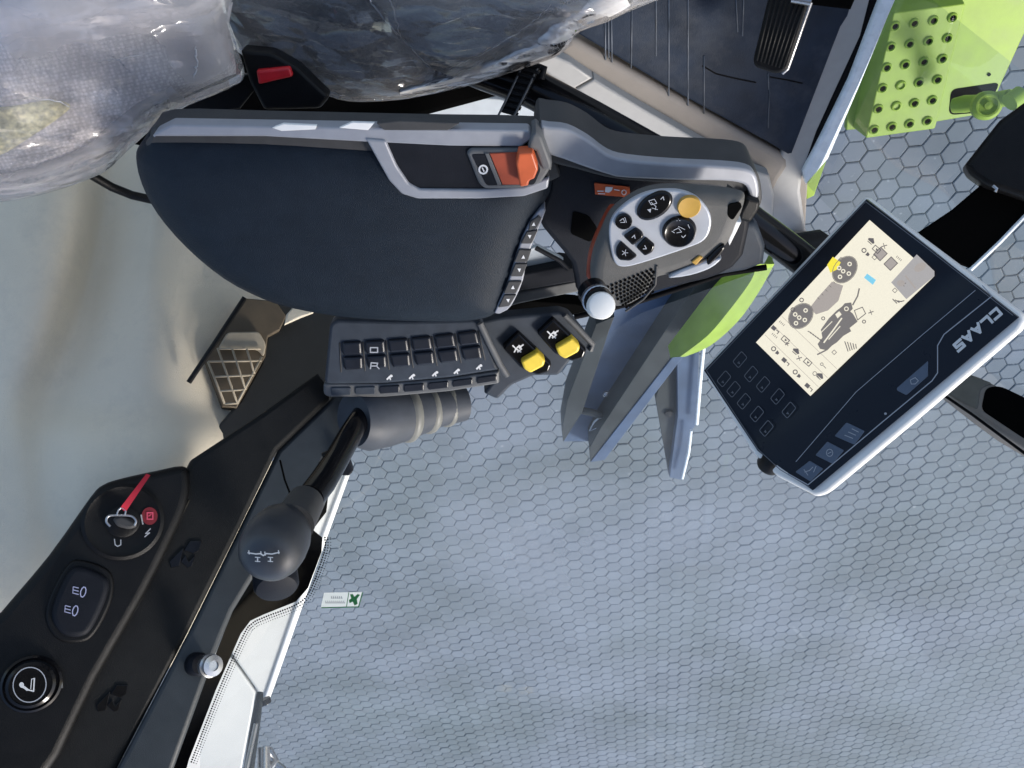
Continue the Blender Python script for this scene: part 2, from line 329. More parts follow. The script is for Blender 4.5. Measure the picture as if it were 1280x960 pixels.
def dome(name, f, pts, R, H, m, parent=None, res=0.012, skirt=0.03, noise=None, power=0.5, base=0.0):
    """soft cushion: rises H above the frame, rounding off over distance R from the outline"""
    Q = loop3(f, pts, base); a, b = f.basis(); n = f.n; O = f.p0 + n * base
    P2 = [Vector(((q - O).dot(a), (q - O).dot(b))) for q in Q]
    x0, x1 = min(p.x for p in P2), max(p.x for p in P2); y0, y1 = min(p.y for p in P2), max(p.y for p in P2)
    def inside(p):
        c = False
        for i in range(len(P2)):
            q, r = P2[i - 1], P2[i]
            if (q.y > p.y) != (r.y > p.y) and p.x < (r.x - q.x) * (p.y - q.y) / (r.y - q.y) + q.x: c = not c
        return c
    vs = list(P2); N = len(P2); fsrc = [list(range(N))]
    d0 = lambda p: min(seg_dist(p, P2[i - 1], P2[i]) for i in range(N))
    y = y0; row = 0
    for dd in (0.06, 0.2, 0.45):                      # rings close to the edge for a round shoulder
        for q in inset([Vector((p.x, p.y, 0)) for p in P2], Vector((0, 0, 1)), R * dd):
            q = Vector((q.x, q.y))
            if inside(q) and d0(q) > R * dd * 0.7: vs.append(q)
    while y < y1:
        x = x0 + (res / 2 if row % 2 else 0)
        while x < x1:
            p = Vector((x, y))
            if inside(p) and d0(p) > R * 0.55: vs.append(p)
            x += res
        y += res * 0.87; row += 1
    co, ed, fa, *_ = delaunay_2d_cdt(vs, [(i, (i + 1) % N) for i in range(N)], [], 1, 1e-7)
    V = []
    for c in co:
        d = min(d0(c) / R, 1.0); h = H * max(0.0, 1 - (1 - d) ** 2) ** power
        if noise: h += noise(c, d)
        V.append(O + a * c.x + b * c.y + n * h)
    Fs = [list(x) for x in fa]
    ccw = sum((co[x[1]] - co[x[0]]).cross(co[x[2]] - co[x[0]]) for x in Fs) > 0
    if not ccw: Fs = [x[::-1] for x in Fs]
    mb = MB(); mb.add(V, Fs)
    if skirt > 0:
        k = len(mb.v); mb.v += [tuple(q - n * skirt) for q in Q]; idx = {}
        for i in range(N):
            bi = min(range(len(co)), key=lambda j: (co[j] - P2[i]).length_squared); idx[i] = bi
        for i in range(N):
            j = (i + 1) % N; mb.f.append([k + i, k + j, idx[j], idx[i]])
        mb.f.append([k + i for i in range(N)][::-1])
    return mb.build(name, m, parent, 60)
def tube_mb(mb, P, r, n=14, cap=True):
    P = [Vector(p) for p in P]; rs = r if isinstance(r, (list, tuple)) else [r] * len(P)
    up = None; N = len(P); base = len(mb.v)
    for i in range(N):
        d = (P[min(i + 1, N - 1)] - P[max(i - 1, 0)]).normalized()
        if up is None: up = d.orthogonal().normalized()
        up = (up - d * up.dot(d)).normalized(); s = d.cross(up)
        for k in range(n):
            t = 2 * math.pi * k / n; mb.v.append(tuple(P[i] + (up * math.cos(t) + s * math.sin(t)) * rs[i]))
    for i in range(N - 1):
        for k in range(n):
            j = (k + 1) % n; mb.f.append([base + i * n + k, base + i * n + j, base + (i + 1) * n + j, base + (i + 1) * n + k])
    if cap:
        mb.f.append([base + k for k in range(n)][::-1]); mb.f.append([base + (N - 1) * n + k for k in range(n)])
def tube(name, P, r, m, parent=None, n=14, sharp=50):
    mb = MB(); tube_mb(mb, P, r, n); return mb.build(name, m, parent, sharp)
def lathe(name, c, axis, prof, m, parent=None, n=28, sharp=40):   # prof: (radius, height along axis)
    ax = Vector(axis).normalized(); u = ax.orthogonal().normalized(); v = ax.cross(u); c = Vector(c); mb = MB()
    for r, h in prof:
        for k in range(n):
            t = 2 * math.pi * k / n; mb.v.append(tuple(c + ax * h + (u * math.cos(t) + v * math.sin(t)) * max(r, 1e-5)))
    for i in range(len(prof) - 1):
        for k in range(n):
            j = (k + 1) % n; mb.f.append([i * n + k, i * n + j, (i + 1) * n + j, (i + 1) * n + k])
    mb.f.append([k for k in range(n)][::-1]); mb.f.append([(len(prof) - 1) * n + k for k in range(n)])
    return mb.build(name, m, parent, sharp)
def pxs(f, px, py, n): return (f.p(px + n, py) - f.p(px, py)).length      # metres covered by n pixels there
class Ink:                                   # flat print lying on a frame
    def __init__(s, f, h=0.0004): s.f = f; s.h = h; s.mb = MB()
    def poly(s, pts):
        Q = loop3(s.f, pts, s.h); s.mb.add(Q, [list(range(len(Q)))]); return s
    def line(s, pts, w, closed=False):
        P = [Vector(p) for p in pts]
        if closed: P.append(P[0])
        for a, b in zip(P[:-1], P[1:]):
            d = (b - a)
            if d.length < 1e-6: continue
            d.normalize(); nn = Vector((-d.y, d.x)) * w / 2; e = d * w * 0.35
            s.poly([a - e + nn, a - e - nn, b + e - nn, b + e + nn]); s.h += 0.000004
        return s
    def ring(s, cx, cy, rx, ry, w, rot=0, n=20): return s.line(ell(cx, cy, rx, ry, rot, n), w, True)
    def glyph(s, cx, cy, sx, sy, ang, strokes, w):   # strokes in a unit box, turned by ang degrees on the picture
        a = math.radians(ang); ca, sa = math.cos(a), math.sin(a)
        for st in strokes:
            s.line([(cx + (x * sx) * ca - (y * sy) * sa, cy + (x * sx) * sa + (y * sy) * ca) for x, y in st], w)
        return s
    def build(s, name, m, parent=None): return s.mb.build(name, m, parent)
def text(name, f, txt, A, B, hpx, h, m, parent, bold=0.0, extr=0.0002, sx=1.0):
    P, Q = f.p(*A, h), f.p(*B, h); u = (Q - P).normalized(); v = f.n.cross(u)
    c = bpy.data.curves.new(name, 'FONT'); c.body = txt; c.extrude = extr; c.offset = bold; c.align_x = 'LEFT'; c.align_y = 'CENTER'
    o = bpy.data.objects.new(name, c); C.objects.link(o); c.materials.append(m)
    bpy.context.view_layer.update(); wd = max(o.dimensions.x, 1e-4)
    s = (Q - P).length / wd; sy = hpx * (Q - P).length / (Vector(B) - Vector(A)).length / 0.73
    M = Matrix((u, v, f.n)).transposed().to_4x4(); M.translation = P
    me = bpy.data.meshes.new_from_object(o.evaluated_get(bpy.context.evaluated_depsgraph_get()))
    bpy.data.objects.remove(o); bpy.data.curves.remove(c)
    me.transform(M @ Matrix.Diagonal((s, sy, 1, 1))); me.materials.clear()
    return finish(name, me, m, parent)
def patch(name, rows, m, parent=None, n=6, thick=0.006):   # rows of world points, smoothed both ways, given a back
    R = [cr(r, n, False) for r in rows]; cols = [cr([r[i] for r in R], n, False) for i in range(len(R[0]))]
    a, b = len(cols), len(cols[0]); V = [cols[i][j] for i in range(a) for j in range(b)]
    nrm = (cols[a // 2 + 1][b // 2] - cols[a // 2][b // 2]).cross(cols[a // 2][b // 2 + 1] - cols[a // 2][b // 2]).normalized()
    if nrm.dot(V[len(V) // 2]) > 0: nrm = -nrm
    fs = [[i * b + j, i * b + j + 1, (i + 1) * b + j + 1, (i + 1) * b + j] for i in range(a - 1) for j in range(b - 1)]
    mb = MB(); mb.add(V, fs); mb.add([v - nrm * thick for v in V], [f[::-1] for f in fs])
    k = a * b; edge = [(0, j) for j in range(b)] + [(i, b - 1) for i in range(1, a)] + [(a - 1, j) for j in range(b - 2, -1, -1)] + [(i, 0) for i in range(a - 2, 0, -1)]
    E = [i * b + j for i, j in edge]
    for x, y in zip(E, E[1:] + E[:1]): mb.f.append([x, y, k + y, k + x])
    o = mb.build(name, m, parent, 60); bm = bmesh.new(); bm.from_mesh(o.data); bmesh.ops.recalc_face_normals(bm, faces=bm.faces); bm.to_mesh(o.data); bm.free()
    return o
def mix(a, b, t): return (a[0] + (b[0] - a[0]) * t, a[1] + (b[1] - a[1]) * t)
def quad(q, u, v): return mix(mix(q[0], q[1], u), mix(q[3], q[2], u), v)    # bilinear point of a pixel quad

# ------------------------------------------------------------------ yard outside: hexagonal pavers
GZ = -3.0
HEX_S, HEX_ROT = 0.0865, math.radians(6)
me = bpy.data.meshes.new('ground'); X = 400
me.from_pydata([(-X, -X, 0), (X, -X, 0), (X, X, 0), (-X, X, 0)], [], [[0, 1, 2, 3]])
ground = finish('ground', me, APRON, None); ground.location = (0, 0, GZ - 0.014); ground['kind'] = 'structure'
me = bpy.data.meshes.new('joint_bed'); me.from_pydata([(-6, -14, 0), (8, -14, 0), (8, 1.5, 0), (-6, 1.5, 0)], [], [[0, 1, 2, 3]])
jb = finish('joint_bed', me, JOINT, ground); jb.location = (0, 0, 0.006)
def hexa(mb, cx, cy, cz, r, rot, rz, b):
    V = []; jt = [rz.uniform(0.968, 1.006) for k in range(6)]; dz = [rz.uniform(-0.001, 0.001) for k in range(6)]
    for rr, z in ((r, -0.012), (r, -b), (r - b * 1.4, 0.0)):
        V += [(cx + rr * jt[k] * math.cos(rot + math.pi / 3 * k), cy + rr * jt[k] * math.sin(rot + math.pi / 3 * k), cz + z + dz[k]) for k in range(6)]
    fs = [list(range(12, 18))]
    for L in (0, 6):
        for k in range(6): fs.append([L + k, L + (k + 1) % 6, L + 6 + (k + 1) % 6, L + 6 + k])
    mb.add(V, fs)
def to_px(p):
    c, s = math.cos(TILT), math.sin(TILT)
    yc, zc = p.y * c - p.z * s, p.y * s + p.z * c
    return 640 + F * p.x / -zc, 480 - F * yc / -zc
RZ = random.Random(17); protos = []; stones = []
for k in range(8):
    pm = MB(); hexa(pm, 0, 0, 0, HEX_S / math.sqrt(3) * 0.992, HEX_ROT, RZ, 0.0035); protos.append(pm)
ca, sa = math.cos(HEX_ROT), math.sin(HEX_ROT)
for i in range(-60, 90):
    for j in range(-140, 40):
        x, y = i * HEX_S * 0.866, (j + 0.5 * (i % 2)) * HEX_S
        X_, Y_ = x * ca - y * sa, x * sa + y * ca
        p = Vector((X_, Y_, GZ)); px, py = to_px(p)
        if -90 < px < 1370 and -60 < py < 1020: stones.append((p.length, p, px, py))
stones.sort(key=lambda s: s[0])
def masked(px, py):                     # pavers the cab and the armrest hide anyway are not picked as single pieces
    if px < 420 and py < 500 or px < 1000 and py < 350 or px < -5 or py < -5 or px > 1290: return True
    if 1000 < px < 1190 and py < 170: return True
    a = (px - 878) / 400.0
    if 900 < px < 1240 and 300 < py < 560 and py < 400 + 0.2 * (px - 900) + 90: return True
    return False
single = 0; field = MB()
rg = random.Random(3)
for d, p, px, py in stones:
    dz = rg.uniform(-0.0015, 0.0015)
    if single < 290 and not masked(px, py):
        single += 1
        k = single % 8
        if isinstance(protos[k], MB): protos[k] = protos[k].build('paver', PAVER, ground, 20); o = protos[k]
        else: o = bpy.data.objects.new('paver', protos[(k * 5 + int(d * 997)) % 8].data if not isinstance(protos[(k * 5 + int(d * 997)) % 8], MB) else protos[k].data); C.objects.link(o); o.parent = ground
        o.location = (p.x, p.y, 0.014 + dz); o.rotation_euler = (rg.uniform(-.006, .006), rg.uniform(-.006, .006), 0)
    else:
        hexa(field, p.x, p.y, 0.014 + dz, HEX_S / math.sqrt(3) * 0.992, HEX_ROT, RZ, 0.0035)
fo = field.build('paver_field', PAVER, ground, 20); fo['kind'] = 'stuff'

# ------------------------------------------------------------------ things outside the cab
# lime green front step
fs_ = hz(-2.0)
step = thing('front_step', 'lime green perforated metal step box outside the front of the cab', 'step', fs_.p(1140, 90))
solid('base_plate', fs_.up(-0.07), [(1085, -40), (1330, -40), (1296, 8), (1250, 108), (1236, 141), (1150, 156), (1058, 163), (1060, 120)], 0, -0.02, LIME, step, 0.003)
TOPQ = [(1117, 16), (1207, 4), (1169, 161), (1082, 173)]
solid('tread_plate', fs_, rnd(TOPQ, 3), 0.0, -0.075, LIME, step, 0.003, taper=0.012)
HQ = [(1118.7, 32.6), (1190.6, 22), (1159, 151), (1092.5, 162)]
for r in range(6):
    for c in range(4):
        x, y = quad(HQ, c / 3, r / 5); ctr = fs_.p(x, y); rad = pxs(fs_, x, y, 5.2)
        flat = (r, c) in ((3, 1), (4, 1))
        collar = lathe('hole_collar', ctr, (0, 0, 1), [(rad * 1.25, 0.0002), (rad * 1.12, 0.004), (rad * 0.86, 0.0055), (rad * 0.74, 0.004), (rad * 0.7, 0.0008)], LIME, step, 16)
        if not flat: lathe('hole', ctr, (0, 0, 1), [(rad * 0.66, 0.0006), (rad * 0.66, 0.0012)], VOID, collar, 14)
solid('slot', fs_.up(-0.07), rnd([(1189, 112), (1250, 103), (1243, 118), (1222, 141), (1186, 144)], 8), 0.0012, 0.0004, VOID, step, 0)
lathe('pin', fs_.up(-0.07).p(1236, 93), (0, 0, 1), [(0.004, 0), (0.004, 0.003)], VOID, step, 10)
sh = thing('green_linkage', 'lime green shaft with a round joint poking through the step slot', 'linkage', fs_.p(1210, 130))
tube('shaft', [at(1192, 132, 2.02), at(1206, 130, 2.0), at(1225, 128, 1.95), at(1262, 122, 1.88)], [0.017, 0.020, 0.017, 0.018], LIME, sh, 16)
lathe('joint', at(1234, 132, 1.90), at(1240, 130, 1.0) * -1 + Vector((0.3, 0, 0)), [(0.026, -0.03), (0.031, -0.02), (0.031, 0.0), (0.024, 0.008), (0.020, 0.008), (0.018, 0.003), (0.008, 0.003), (0.008, 0.012), (0.001, 0.013)], LIME, sh, 24)
tube('cross_pin', [at(1262, 128, 1.86), at(1276, 118, 1.86)], 0.02, LIME, sh, 14)
# grey steel channel hanging under the right side
fc_ = hz(-1.95)
ch = thing('steel_channel', 'wide blue grey steel channel below the joystick with a latch inside', 'channel', fc_.p(780, 480))
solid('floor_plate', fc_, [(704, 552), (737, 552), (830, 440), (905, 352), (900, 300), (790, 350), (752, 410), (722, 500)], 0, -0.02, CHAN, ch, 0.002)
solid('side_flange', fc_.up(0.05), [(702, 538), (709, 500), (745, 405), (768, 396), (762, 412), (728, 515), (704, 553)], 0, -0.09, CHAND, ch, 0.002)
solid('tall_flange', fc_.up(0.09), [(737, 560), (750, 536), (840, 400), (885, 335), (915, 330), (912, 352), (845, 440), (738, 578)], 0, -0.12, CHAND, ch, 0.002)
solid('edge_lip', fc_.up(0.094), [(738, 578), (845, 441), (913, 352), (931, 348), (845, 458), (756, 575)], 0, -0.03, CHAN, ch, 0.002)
lathe('bolt', fc_.p(758, 492), (0, 0, 1), [(0.012, 0), (0.012, 0.006), (0.008, 0.01), (0.001, 0.011)], STEEL, ch, 12)
lt = tube('latch', [fc_.p(727, 513, .03), fc_.p(742, 516, .05), fc_.p(752, 520, .05)], 0.012, CHAND, ch, 10)
tube('latch_loop', [fc_.p(x, y, .06) for x, y in ((748, 523), (756, 522), (748, 534), (737, 538), (743, 527), (748, 523))], 0.0035, STEEL, lt, 8)
fp_ = hz(-2.0)
po = thing('steel_post', 'narrow blue grey steel post right of the channel, tapering down', 'post', fp_.p(850, 520))
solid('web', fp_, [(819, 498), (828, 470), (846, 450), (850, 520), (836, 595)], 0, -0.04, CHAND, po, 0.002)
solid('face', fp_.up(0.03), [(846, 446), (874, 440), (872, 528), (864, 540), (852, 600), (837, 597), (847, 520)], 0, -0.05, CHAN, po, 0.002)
tube('edge_rail', [fp_.p(x, y, .06) for x, y in ((880, 430), (875, 480), (871, 530))], 0.006, PALEEDGE, po, 8)
tube('stay', [fp_.p(x, y, .06) for x, y in ((864, 538), (861, 565), (853, 598))], 0.005, PALEEDGE, po, 8)
lathe('bolt', fp_.p(836, 516, .002), (0, 0, 1), [(0.014, 0), (0.014, 0.008), (0.001, 0.009)], BLACK, po, 12)
fb_ = hz(-1.78)
gb = thing('green_fender', 'lime green curved fender edge between the channel and the touchscreen', 'fender', fb_.p(900, 400))
mb = MB(); A = [(838, 447), (868, 408), (893, 376), (920, 347), (932, 330)]; M_ = [(850, 446), (884, 420), (910, 390), (938, 352), (946, 330)]; B = [(856, 446), (888, 432), (922, 402), (948, 366), (968, 330)]
A3, M3, B3 = ([f for f in cr([fb_.p(x, y, h) for x, y in L], 5, False)] for L, h in ((A, 0.0), (M_, 0.045), (B, 0.0)))
N = len(A3); dn_ = Vector((0, 0, -0.05))
mb.add(A3 + M3 + B3 + [p + dn_ for p in A3] + [p + dn_ for p in B3], [[i, i + 1, N + i + 1, N + i] for i in range(N - 1)] + [[N + i, N + i + 1, 2 * N + i + 1, 2 * N + i] for i in range(N - 1)] + [[3 * N + i, 3 * N + i + 1, i + 1, i] for i in range(N - 1)] + [[2 * N + i, 2 * N + i + 1, 4 * N + i + 1, 4 * N + i] for i in range(N - 1)])
mb.build('fender_shell', LIME, gb, 30)
# white rear body seen through the lower left of the glass
wn = Vector((0.35, 0.45, 0.75))
wf = fr(320, 820, 1.62, wn)
wp = thing('white_body_panel', 'white painted body panel outside, behind the dotted window edge', 'panel', wf.p(320, 850))
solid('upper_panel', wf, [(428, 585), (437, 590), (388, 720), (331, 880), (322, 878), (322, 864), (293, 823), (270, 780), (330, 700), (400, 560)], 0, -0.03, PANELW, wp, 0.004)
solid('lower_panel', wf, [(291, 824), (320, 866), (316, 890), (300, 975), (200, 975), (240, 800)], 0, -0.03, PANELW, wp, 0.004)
solid('edge_strip', wf.up(0.006), [(433, 588), (439, 590), (392, 720), (335, 882), (328, 880), (372, 752)], 0, -0.03, WHITE, wp, 0.003)
gs = thing('gas_strut', 'grey gas strut with a bracket by the white panel', 'strut', at(322, 900, 1.5))
tube('strut_tube', [at(325, 866, 1.5), at(320, 900, 1.47), at(309, 975, 1.42)], [0.006, 0.008, 0.009], CHAND, gs)
tube('chrome_strip', [at(320, 905, 1.45), at(305, 975, 1.40)], 0.004, STEEL, gs)
tube('bracket', [at(331, 880, 1.5), at(329, 874, 1.5)], 0.012, BLACK, gs, 10)
mb = MB(); tube_mb(mb, [at(326, 940, 1.46), at(338, 938, 1.46), at(345, 950, 1.46), at(332, 965, 1.45)], 0.006, 8); tube_mb(mb, [at(330, 934, 1.46), at(330, 970, 1.44)], 0.011, 10)
tube_mb(mb, [at(338, 948, 1.46), at(356, 962, 1.46)], 0.005, 8); mb.build('hinge', STEEL, gs)

# ------------------------------------------------------------------ cab shell: floor, sills, rear trim wall
ff = hz(-1.36)
fl = solid('floor', ff, [(640, -120), (1180, -120), (1112, -20), (1060, 90), (1010, 225), (1006, 298), (992, 310), (960, 285), (860, 260), (780, 220), (640, 130), (560, 60)], 0, -0.03, TAN, None, 0.003); fl['kind'] = 'structure'
st_ = hz(-1.34)
solid('door_sill', st_, [(1018, 75), (1083, -60), (1112, -60), (1100, 5), (1044, 120), (1003, 222), (1001, 240), (1012, 316), (988, 318), (965, 280), (960, 245), (975, 195)], 0.008, -0.03, LTGREY, fl, 0.006)
tr = thing('sill_trim', 'tan and light grey moulded sill beside the rubber floor mat', 'trim', st_.p(820, 170))
solid('tan_rail', st_, cr([(688, 72), (712, 48), (740, 60), (850, 122), (940, 172), (985, 200), (975, 226), (960, 246), (930, 232), (850, 190), (760, 138), (700, 96)], 3), 0.012, -0.03, TAN, tr, 0.012, 4)
sf = hz(-1.30)
solid('rear_cover', sf, [(655, 70), (690, 68), (712, 78), (741, 98), (718, 111), (690, 96)], 0, -0.05, LTGREY, tr, 0.004)
solid('front_cover', sf, [(743, 99), (800, 134), (880, 180), (945, 214), (962, 220), (968, 245), (965, 280), (940, 250), (860, 210), (770, 150), (720, 112)], 0, -0.05, LTGREY, tr, 0.004)
mt = hz(-1.335)
MQ = [(722, 42), (800, -30), (900, -90), (1090, -90), (1060, 20), (1051, 34), (1040, 62), (1010, 140), (990, 192), (985, 193), (960, 178), (850, 118)]
fm = thing('floor_mat', 'dark blue grey ribbed rubber floor mat under the pedal', 'mat', mt.p(900, 100))
solid('mat_sheet', mt, MQ, 0.006, -0.004, RUBBER, fm, 0.003)
for x0, y0, x1, y1 in ((756, 20, 757, 75), (760, 12, 761, 72), (764, 10, 765, 78), (790, 0, 789, 85), (836, 0, 836, 120), (860, -40, 860, 132), (880, 70, 880, 142), (920, 0, 922, 40), (930, -20, 928, 45), (960, 92, 961, 112), (962, 110, 960, 160), (820, -20, 820, 70)):
    tube('raised_rib', [mt.p(x0, y0, .0065), mt.p(x1, y1, .0060)], 0.0012, RIB, fm, 6)
sc_ = MB()
for P in (((878, 82), (895, 92), (920, 98), (945, 103)), ((962, 96), (985, 100), (1003, 104))): tube_mb(sc_, [mt.p(x, y, .0056) for x, y in P], 0.0014, 6)
sc_.build('crease', SEAL, fm)
# pedal
pf = fr(980, 45, 1.22, (-0.35, 0.25, 0.9))
pd = thing('accelerator_pedal', 'black grooved pedal with a bright edge standing over the rubber mat', 'pedal', mt.p(980, 45))
PQ = rnd([(962, -10), (1012, 2), (984, 88), (970, 93), (944, 84), (941, 76)], 9)
solid('pedal_plate', pf, PQ, 0, -0.012, BLACK, pd, 0.004)
gr = MB()
for k in range(8):
    a, b = mix((964, 0), (1006, 4), k / 7), mix((946, 76), (978, 86), k / 7); tube_mb(gr, [pf.p(*a, -.0004), pf.p(*b, -.0004)], 0.0016, 6)
gr.build('groove_rib', BLACK, pd)
tube('metal_edge', [pf.p(1013, 3, -.006), pf.p(984, 86, -.006), pf.p(978, 91, -.008)], 0.0035, STEEL, pd, 8)
tube('pivot', [pf.p(990, -2, .006), pf.p(1014, 2, .006)], 0.006, STEEL, pd, 10)
solid('pedal_housing', pf.up(-0.02), [(985, -40), (1085, -40), (1063, 12), (1012, 6), (990, 0)], 0, -0.04, VOID, pd, 0.004)
# windscreen seal
wsf = hz(-1.33)
ws = thing('windscreen_seal', 'pale blue shining seal strip with black rubber along the front sill', 'seal', wsf.p(1060, 110))
solid('rubber_lip', wsf, [(1094, -30), (1122, -30), (1090, 55), (1040, 160), (1012, 222), (1003, 214), (1020, 165), (1075, 45)], 0.0, -0.03, SEAL, ws, 0.004)
solid('pale_strip', wsf.up(0.01), [(1112, -30), (1134, -30), (1112, 20), (1077, 105), (1036, 200), (1008, 232), (1004, 216), (1030, 165), (1062, 100), (1096, 10)], 0, -0.03, PALEEDGE, ws, 0.007, 4)
solid('green_lip', hz(-1.38), [(1034, 190), (1044, 170), (1018, 245), (1008, 250), (1006, 232)], 0, -0.03, LIME, ws, 0.003)
# front corner pillar
pa = [Vector((0.50, -0.83, -1.36)), Vector((0.545, -0.845, -1.25)), Vector((0.62, -0.865, -1.08)), Vector((0.74, -0.885, -0.86)), Vector((0.98, -0.93, -0.42))]
pl_ = thing('front_pillar', 'grey beige front corner pillar with a black recess, beyond the touchscreen', 'pillar', pa[0])
plf = fr(1232, 520, 1.27, (-0.55, 0.75, 0.35))
solid('pillar_shell', plf, cr([(985, 292), (1010, 286), (1060, 318), (1110, 365), (1190, 452), (1225, 470), (1300, 508), (1340, 530), (1340, 610), (1290, 565), (1240, 535), (1180, 490), (1120, 440), (1050, 378), (1000, 330)], 2), 0, -0.07, TAN, pl_, 0.012, 4)
solid('recess', plf, rnd([(1232, 484), (1250, 482), (1330, 520), (1330, 570), (1280, 548), (1226, 512)], 8), 0.0016, -0.01, VOID, pl_, 0.001)
solid('recess_lip', plf, rnd([(1175, 466), (1196, 462), (1240, 478), (1226, 486), (1222, 512), (1196, 500), (1160, 476)], 4), 0.002, -0.01, mat('pillar_shade', (0.13, 0.125, 0.105), 0.6), pl_, 0.003)
tube('glass_seal', [plf.p(x, y, .001) for x, y in ((1150, 470), (1180, 494), (1215, 518), (1280, 566), (1330, 600))], 0.0022, SEAL, pl_, 8)
# glass panes
gy = -1.10
sg = thing('side_window', 'right side window pane with black printed border and dotted edge', 'window', (0.0, gy, -1.0))
sgf = Fr((0, gy, 0), (0.05, 1, 0.0))
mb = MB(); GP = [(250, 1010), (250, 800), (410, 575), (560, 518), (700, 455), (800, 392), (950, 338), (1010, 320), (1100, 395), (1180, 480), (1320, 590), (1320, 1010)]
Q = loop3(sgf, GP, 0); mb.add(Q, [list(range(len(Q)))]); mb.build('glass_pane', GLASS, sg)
ink = Ink(sgf, 0.002)
ink.poly([(212, 965), (292, 760), (330, 690), (385, 640), (400, 560), (415, 575), (408, 640), (391, 662), (403, 672), (402, 690), (385, 735), (370, 752), (330, 768), (313, 776), (301, 792), (270, 862), (236, 950), (232, 965)])
ink.build('printed_border', GLOSSBLACK, sg)
dots = Ink(sgf, 0.002)
edge = cr([(405, 672), (404, 690), (387, 736), (371, 754), (331, 770), (315, 778), (303, 794), (272, 864), (238, 952)], 16, False)
for row in range(3):
    L = 0; pos = 0
    for a, b in zip(edge[:-1], edge[1:]):
        d = (b - a); 
        if d.length < 1e-6: continue
        nrm = Vector((-d.y, d.x)).normalized()
        if nrm.x < 0: nrm = -nrm
        while pos < L + d.length:
            q = a + d * ((pos - L) / d.length) + nrm * (1.2 + row * 3.3)
            r_ = 1.25 - 0.3 * row; dots.poly([(q.x + r_ * math.cos(t * math.pi / 3), q.y + r_ * math.sin(t * math.pi / 3)) for t in range(6)]); pos += 3.1
        L += d.length
for k in range(46):
    for row in range(2):
        a = Vector(mix((1186, 486), (1285, 556), k / 45)); dots.poly([(a.x - row * 2 + 1.0 * math.cos(t * math.pi / 3) - 3, a.y + row * 3 + 4 + 1.0 * math.sin(t * math.pi / 3)) for t in range(6)])
dots.build('edge_dots', SEAL, sg)['kind'] = 'stuff'
stk = thing('window_sticker', 'small white sticker with a green leaf mark on the side glass', 'sticker', sgf.p(427, 750))
SQ = [(405, 741), (453, 740), (448, 759), (401, 760)]
sm_ = bpy.data.materials.new('thin_white_label'); sm_.use_nodes = True; t_ = sm_.node_tree; b_ = t_.nodes['Principled BSDF']; b_.inputs['Base Color'].default_value = (0.8, 0.8, 0.8, 1)
tl_ = t_.nodes.new('ShaderNodeBsdfTranslucent'); tl_.inputs[0].default_value = (0.85, 0.88, 0.85, 1); mx_ = t_.nodes.new('ShaderNodeMixShader'); mx_.inputs[0].default_value = 0.7
t_.links.new(b_.outputs[0], mx_.inputs[1]); t_.links.new(tl_.outputs[0], mx_.inputs[2]); t_.links.new(mx_.outputs[0], t_.nodes['Material Output'].inputs[0])
mb = MB(); Q = loop3(sgf, SQ, 0.0022); mb.add(Q, [[0, 1, 2, 3]]); mb.build('sticker_face', sm_, stk)
i1 = Ink(sgf, 0.0028); i1.line([(453, 740.8), (448.3, 758.5), (402, 759.6)], 1.3); i1.line([(436, 741), (433, 759)], 1.0); i1.poly([(437.5, 743), (441, 742.5), (443, 746), (447, 742.5), (450, 743.5), (446, 749), (447, 755), (443, 757), (441, 752), (437, 754), (436, 750), (439, 748)])
i1.build('green_mark', mat('green_print', (0.05, 0.30, 0.10), 0.6), stk)
i2 = Ink(sgf, 0.0028)
for y, x0, x1 in ((746.5, 414, 429), (752.5, 407, 431)):
    x = x0
    while x < x1: i2.line([(x, y - 1.3), (x + 0.6, y + 1.4)], 0.8); i2.line([(x, y + 1.2), (x + 1.6, y + 1.1)], 0.7); x += 2.5
i2.build('lettering', DIMP, stk)
# unseen cab roof, added to shade the interior, cut back to light the seat
rf = thing('cab_shade_roof', 'pale unseen roof slab, added and cut back to shape the light in the cab', 'roof', (0, -0.2, 0.5))
mb = MB()
RQ = [(-0.3, -1.40), (1.0, -1.25), (1.0, 0.35), (-0.3, 0.35)]
mb.add([(x, y, z) for z in (0.50, 0.60) for x, y in RQ], [[3, 2, 1, 0], [4, 5, 6, 7]] + [[i, (i + 1) % 4, 4 + (i + 1) % 4, 4 + i] for i in range(4)])
mb.build('shade_roof_slab', BEIGE, rf)
# windscreen
wA, wB, wD = wsf.p(1007, 229), wsf.p(1128, -30), plf.p(1330, 560, -0.03)
wg = thing('windscreen', 'front window pane rising from the pale seal strip', 'window', wA)
wC = wB + (wD - wA)
mb = MB(); mb.add([wA, wB, wC, wD], [[0, 1, 2, 3]]); mb.build('glass_pane', CLEARGLASS, wg)
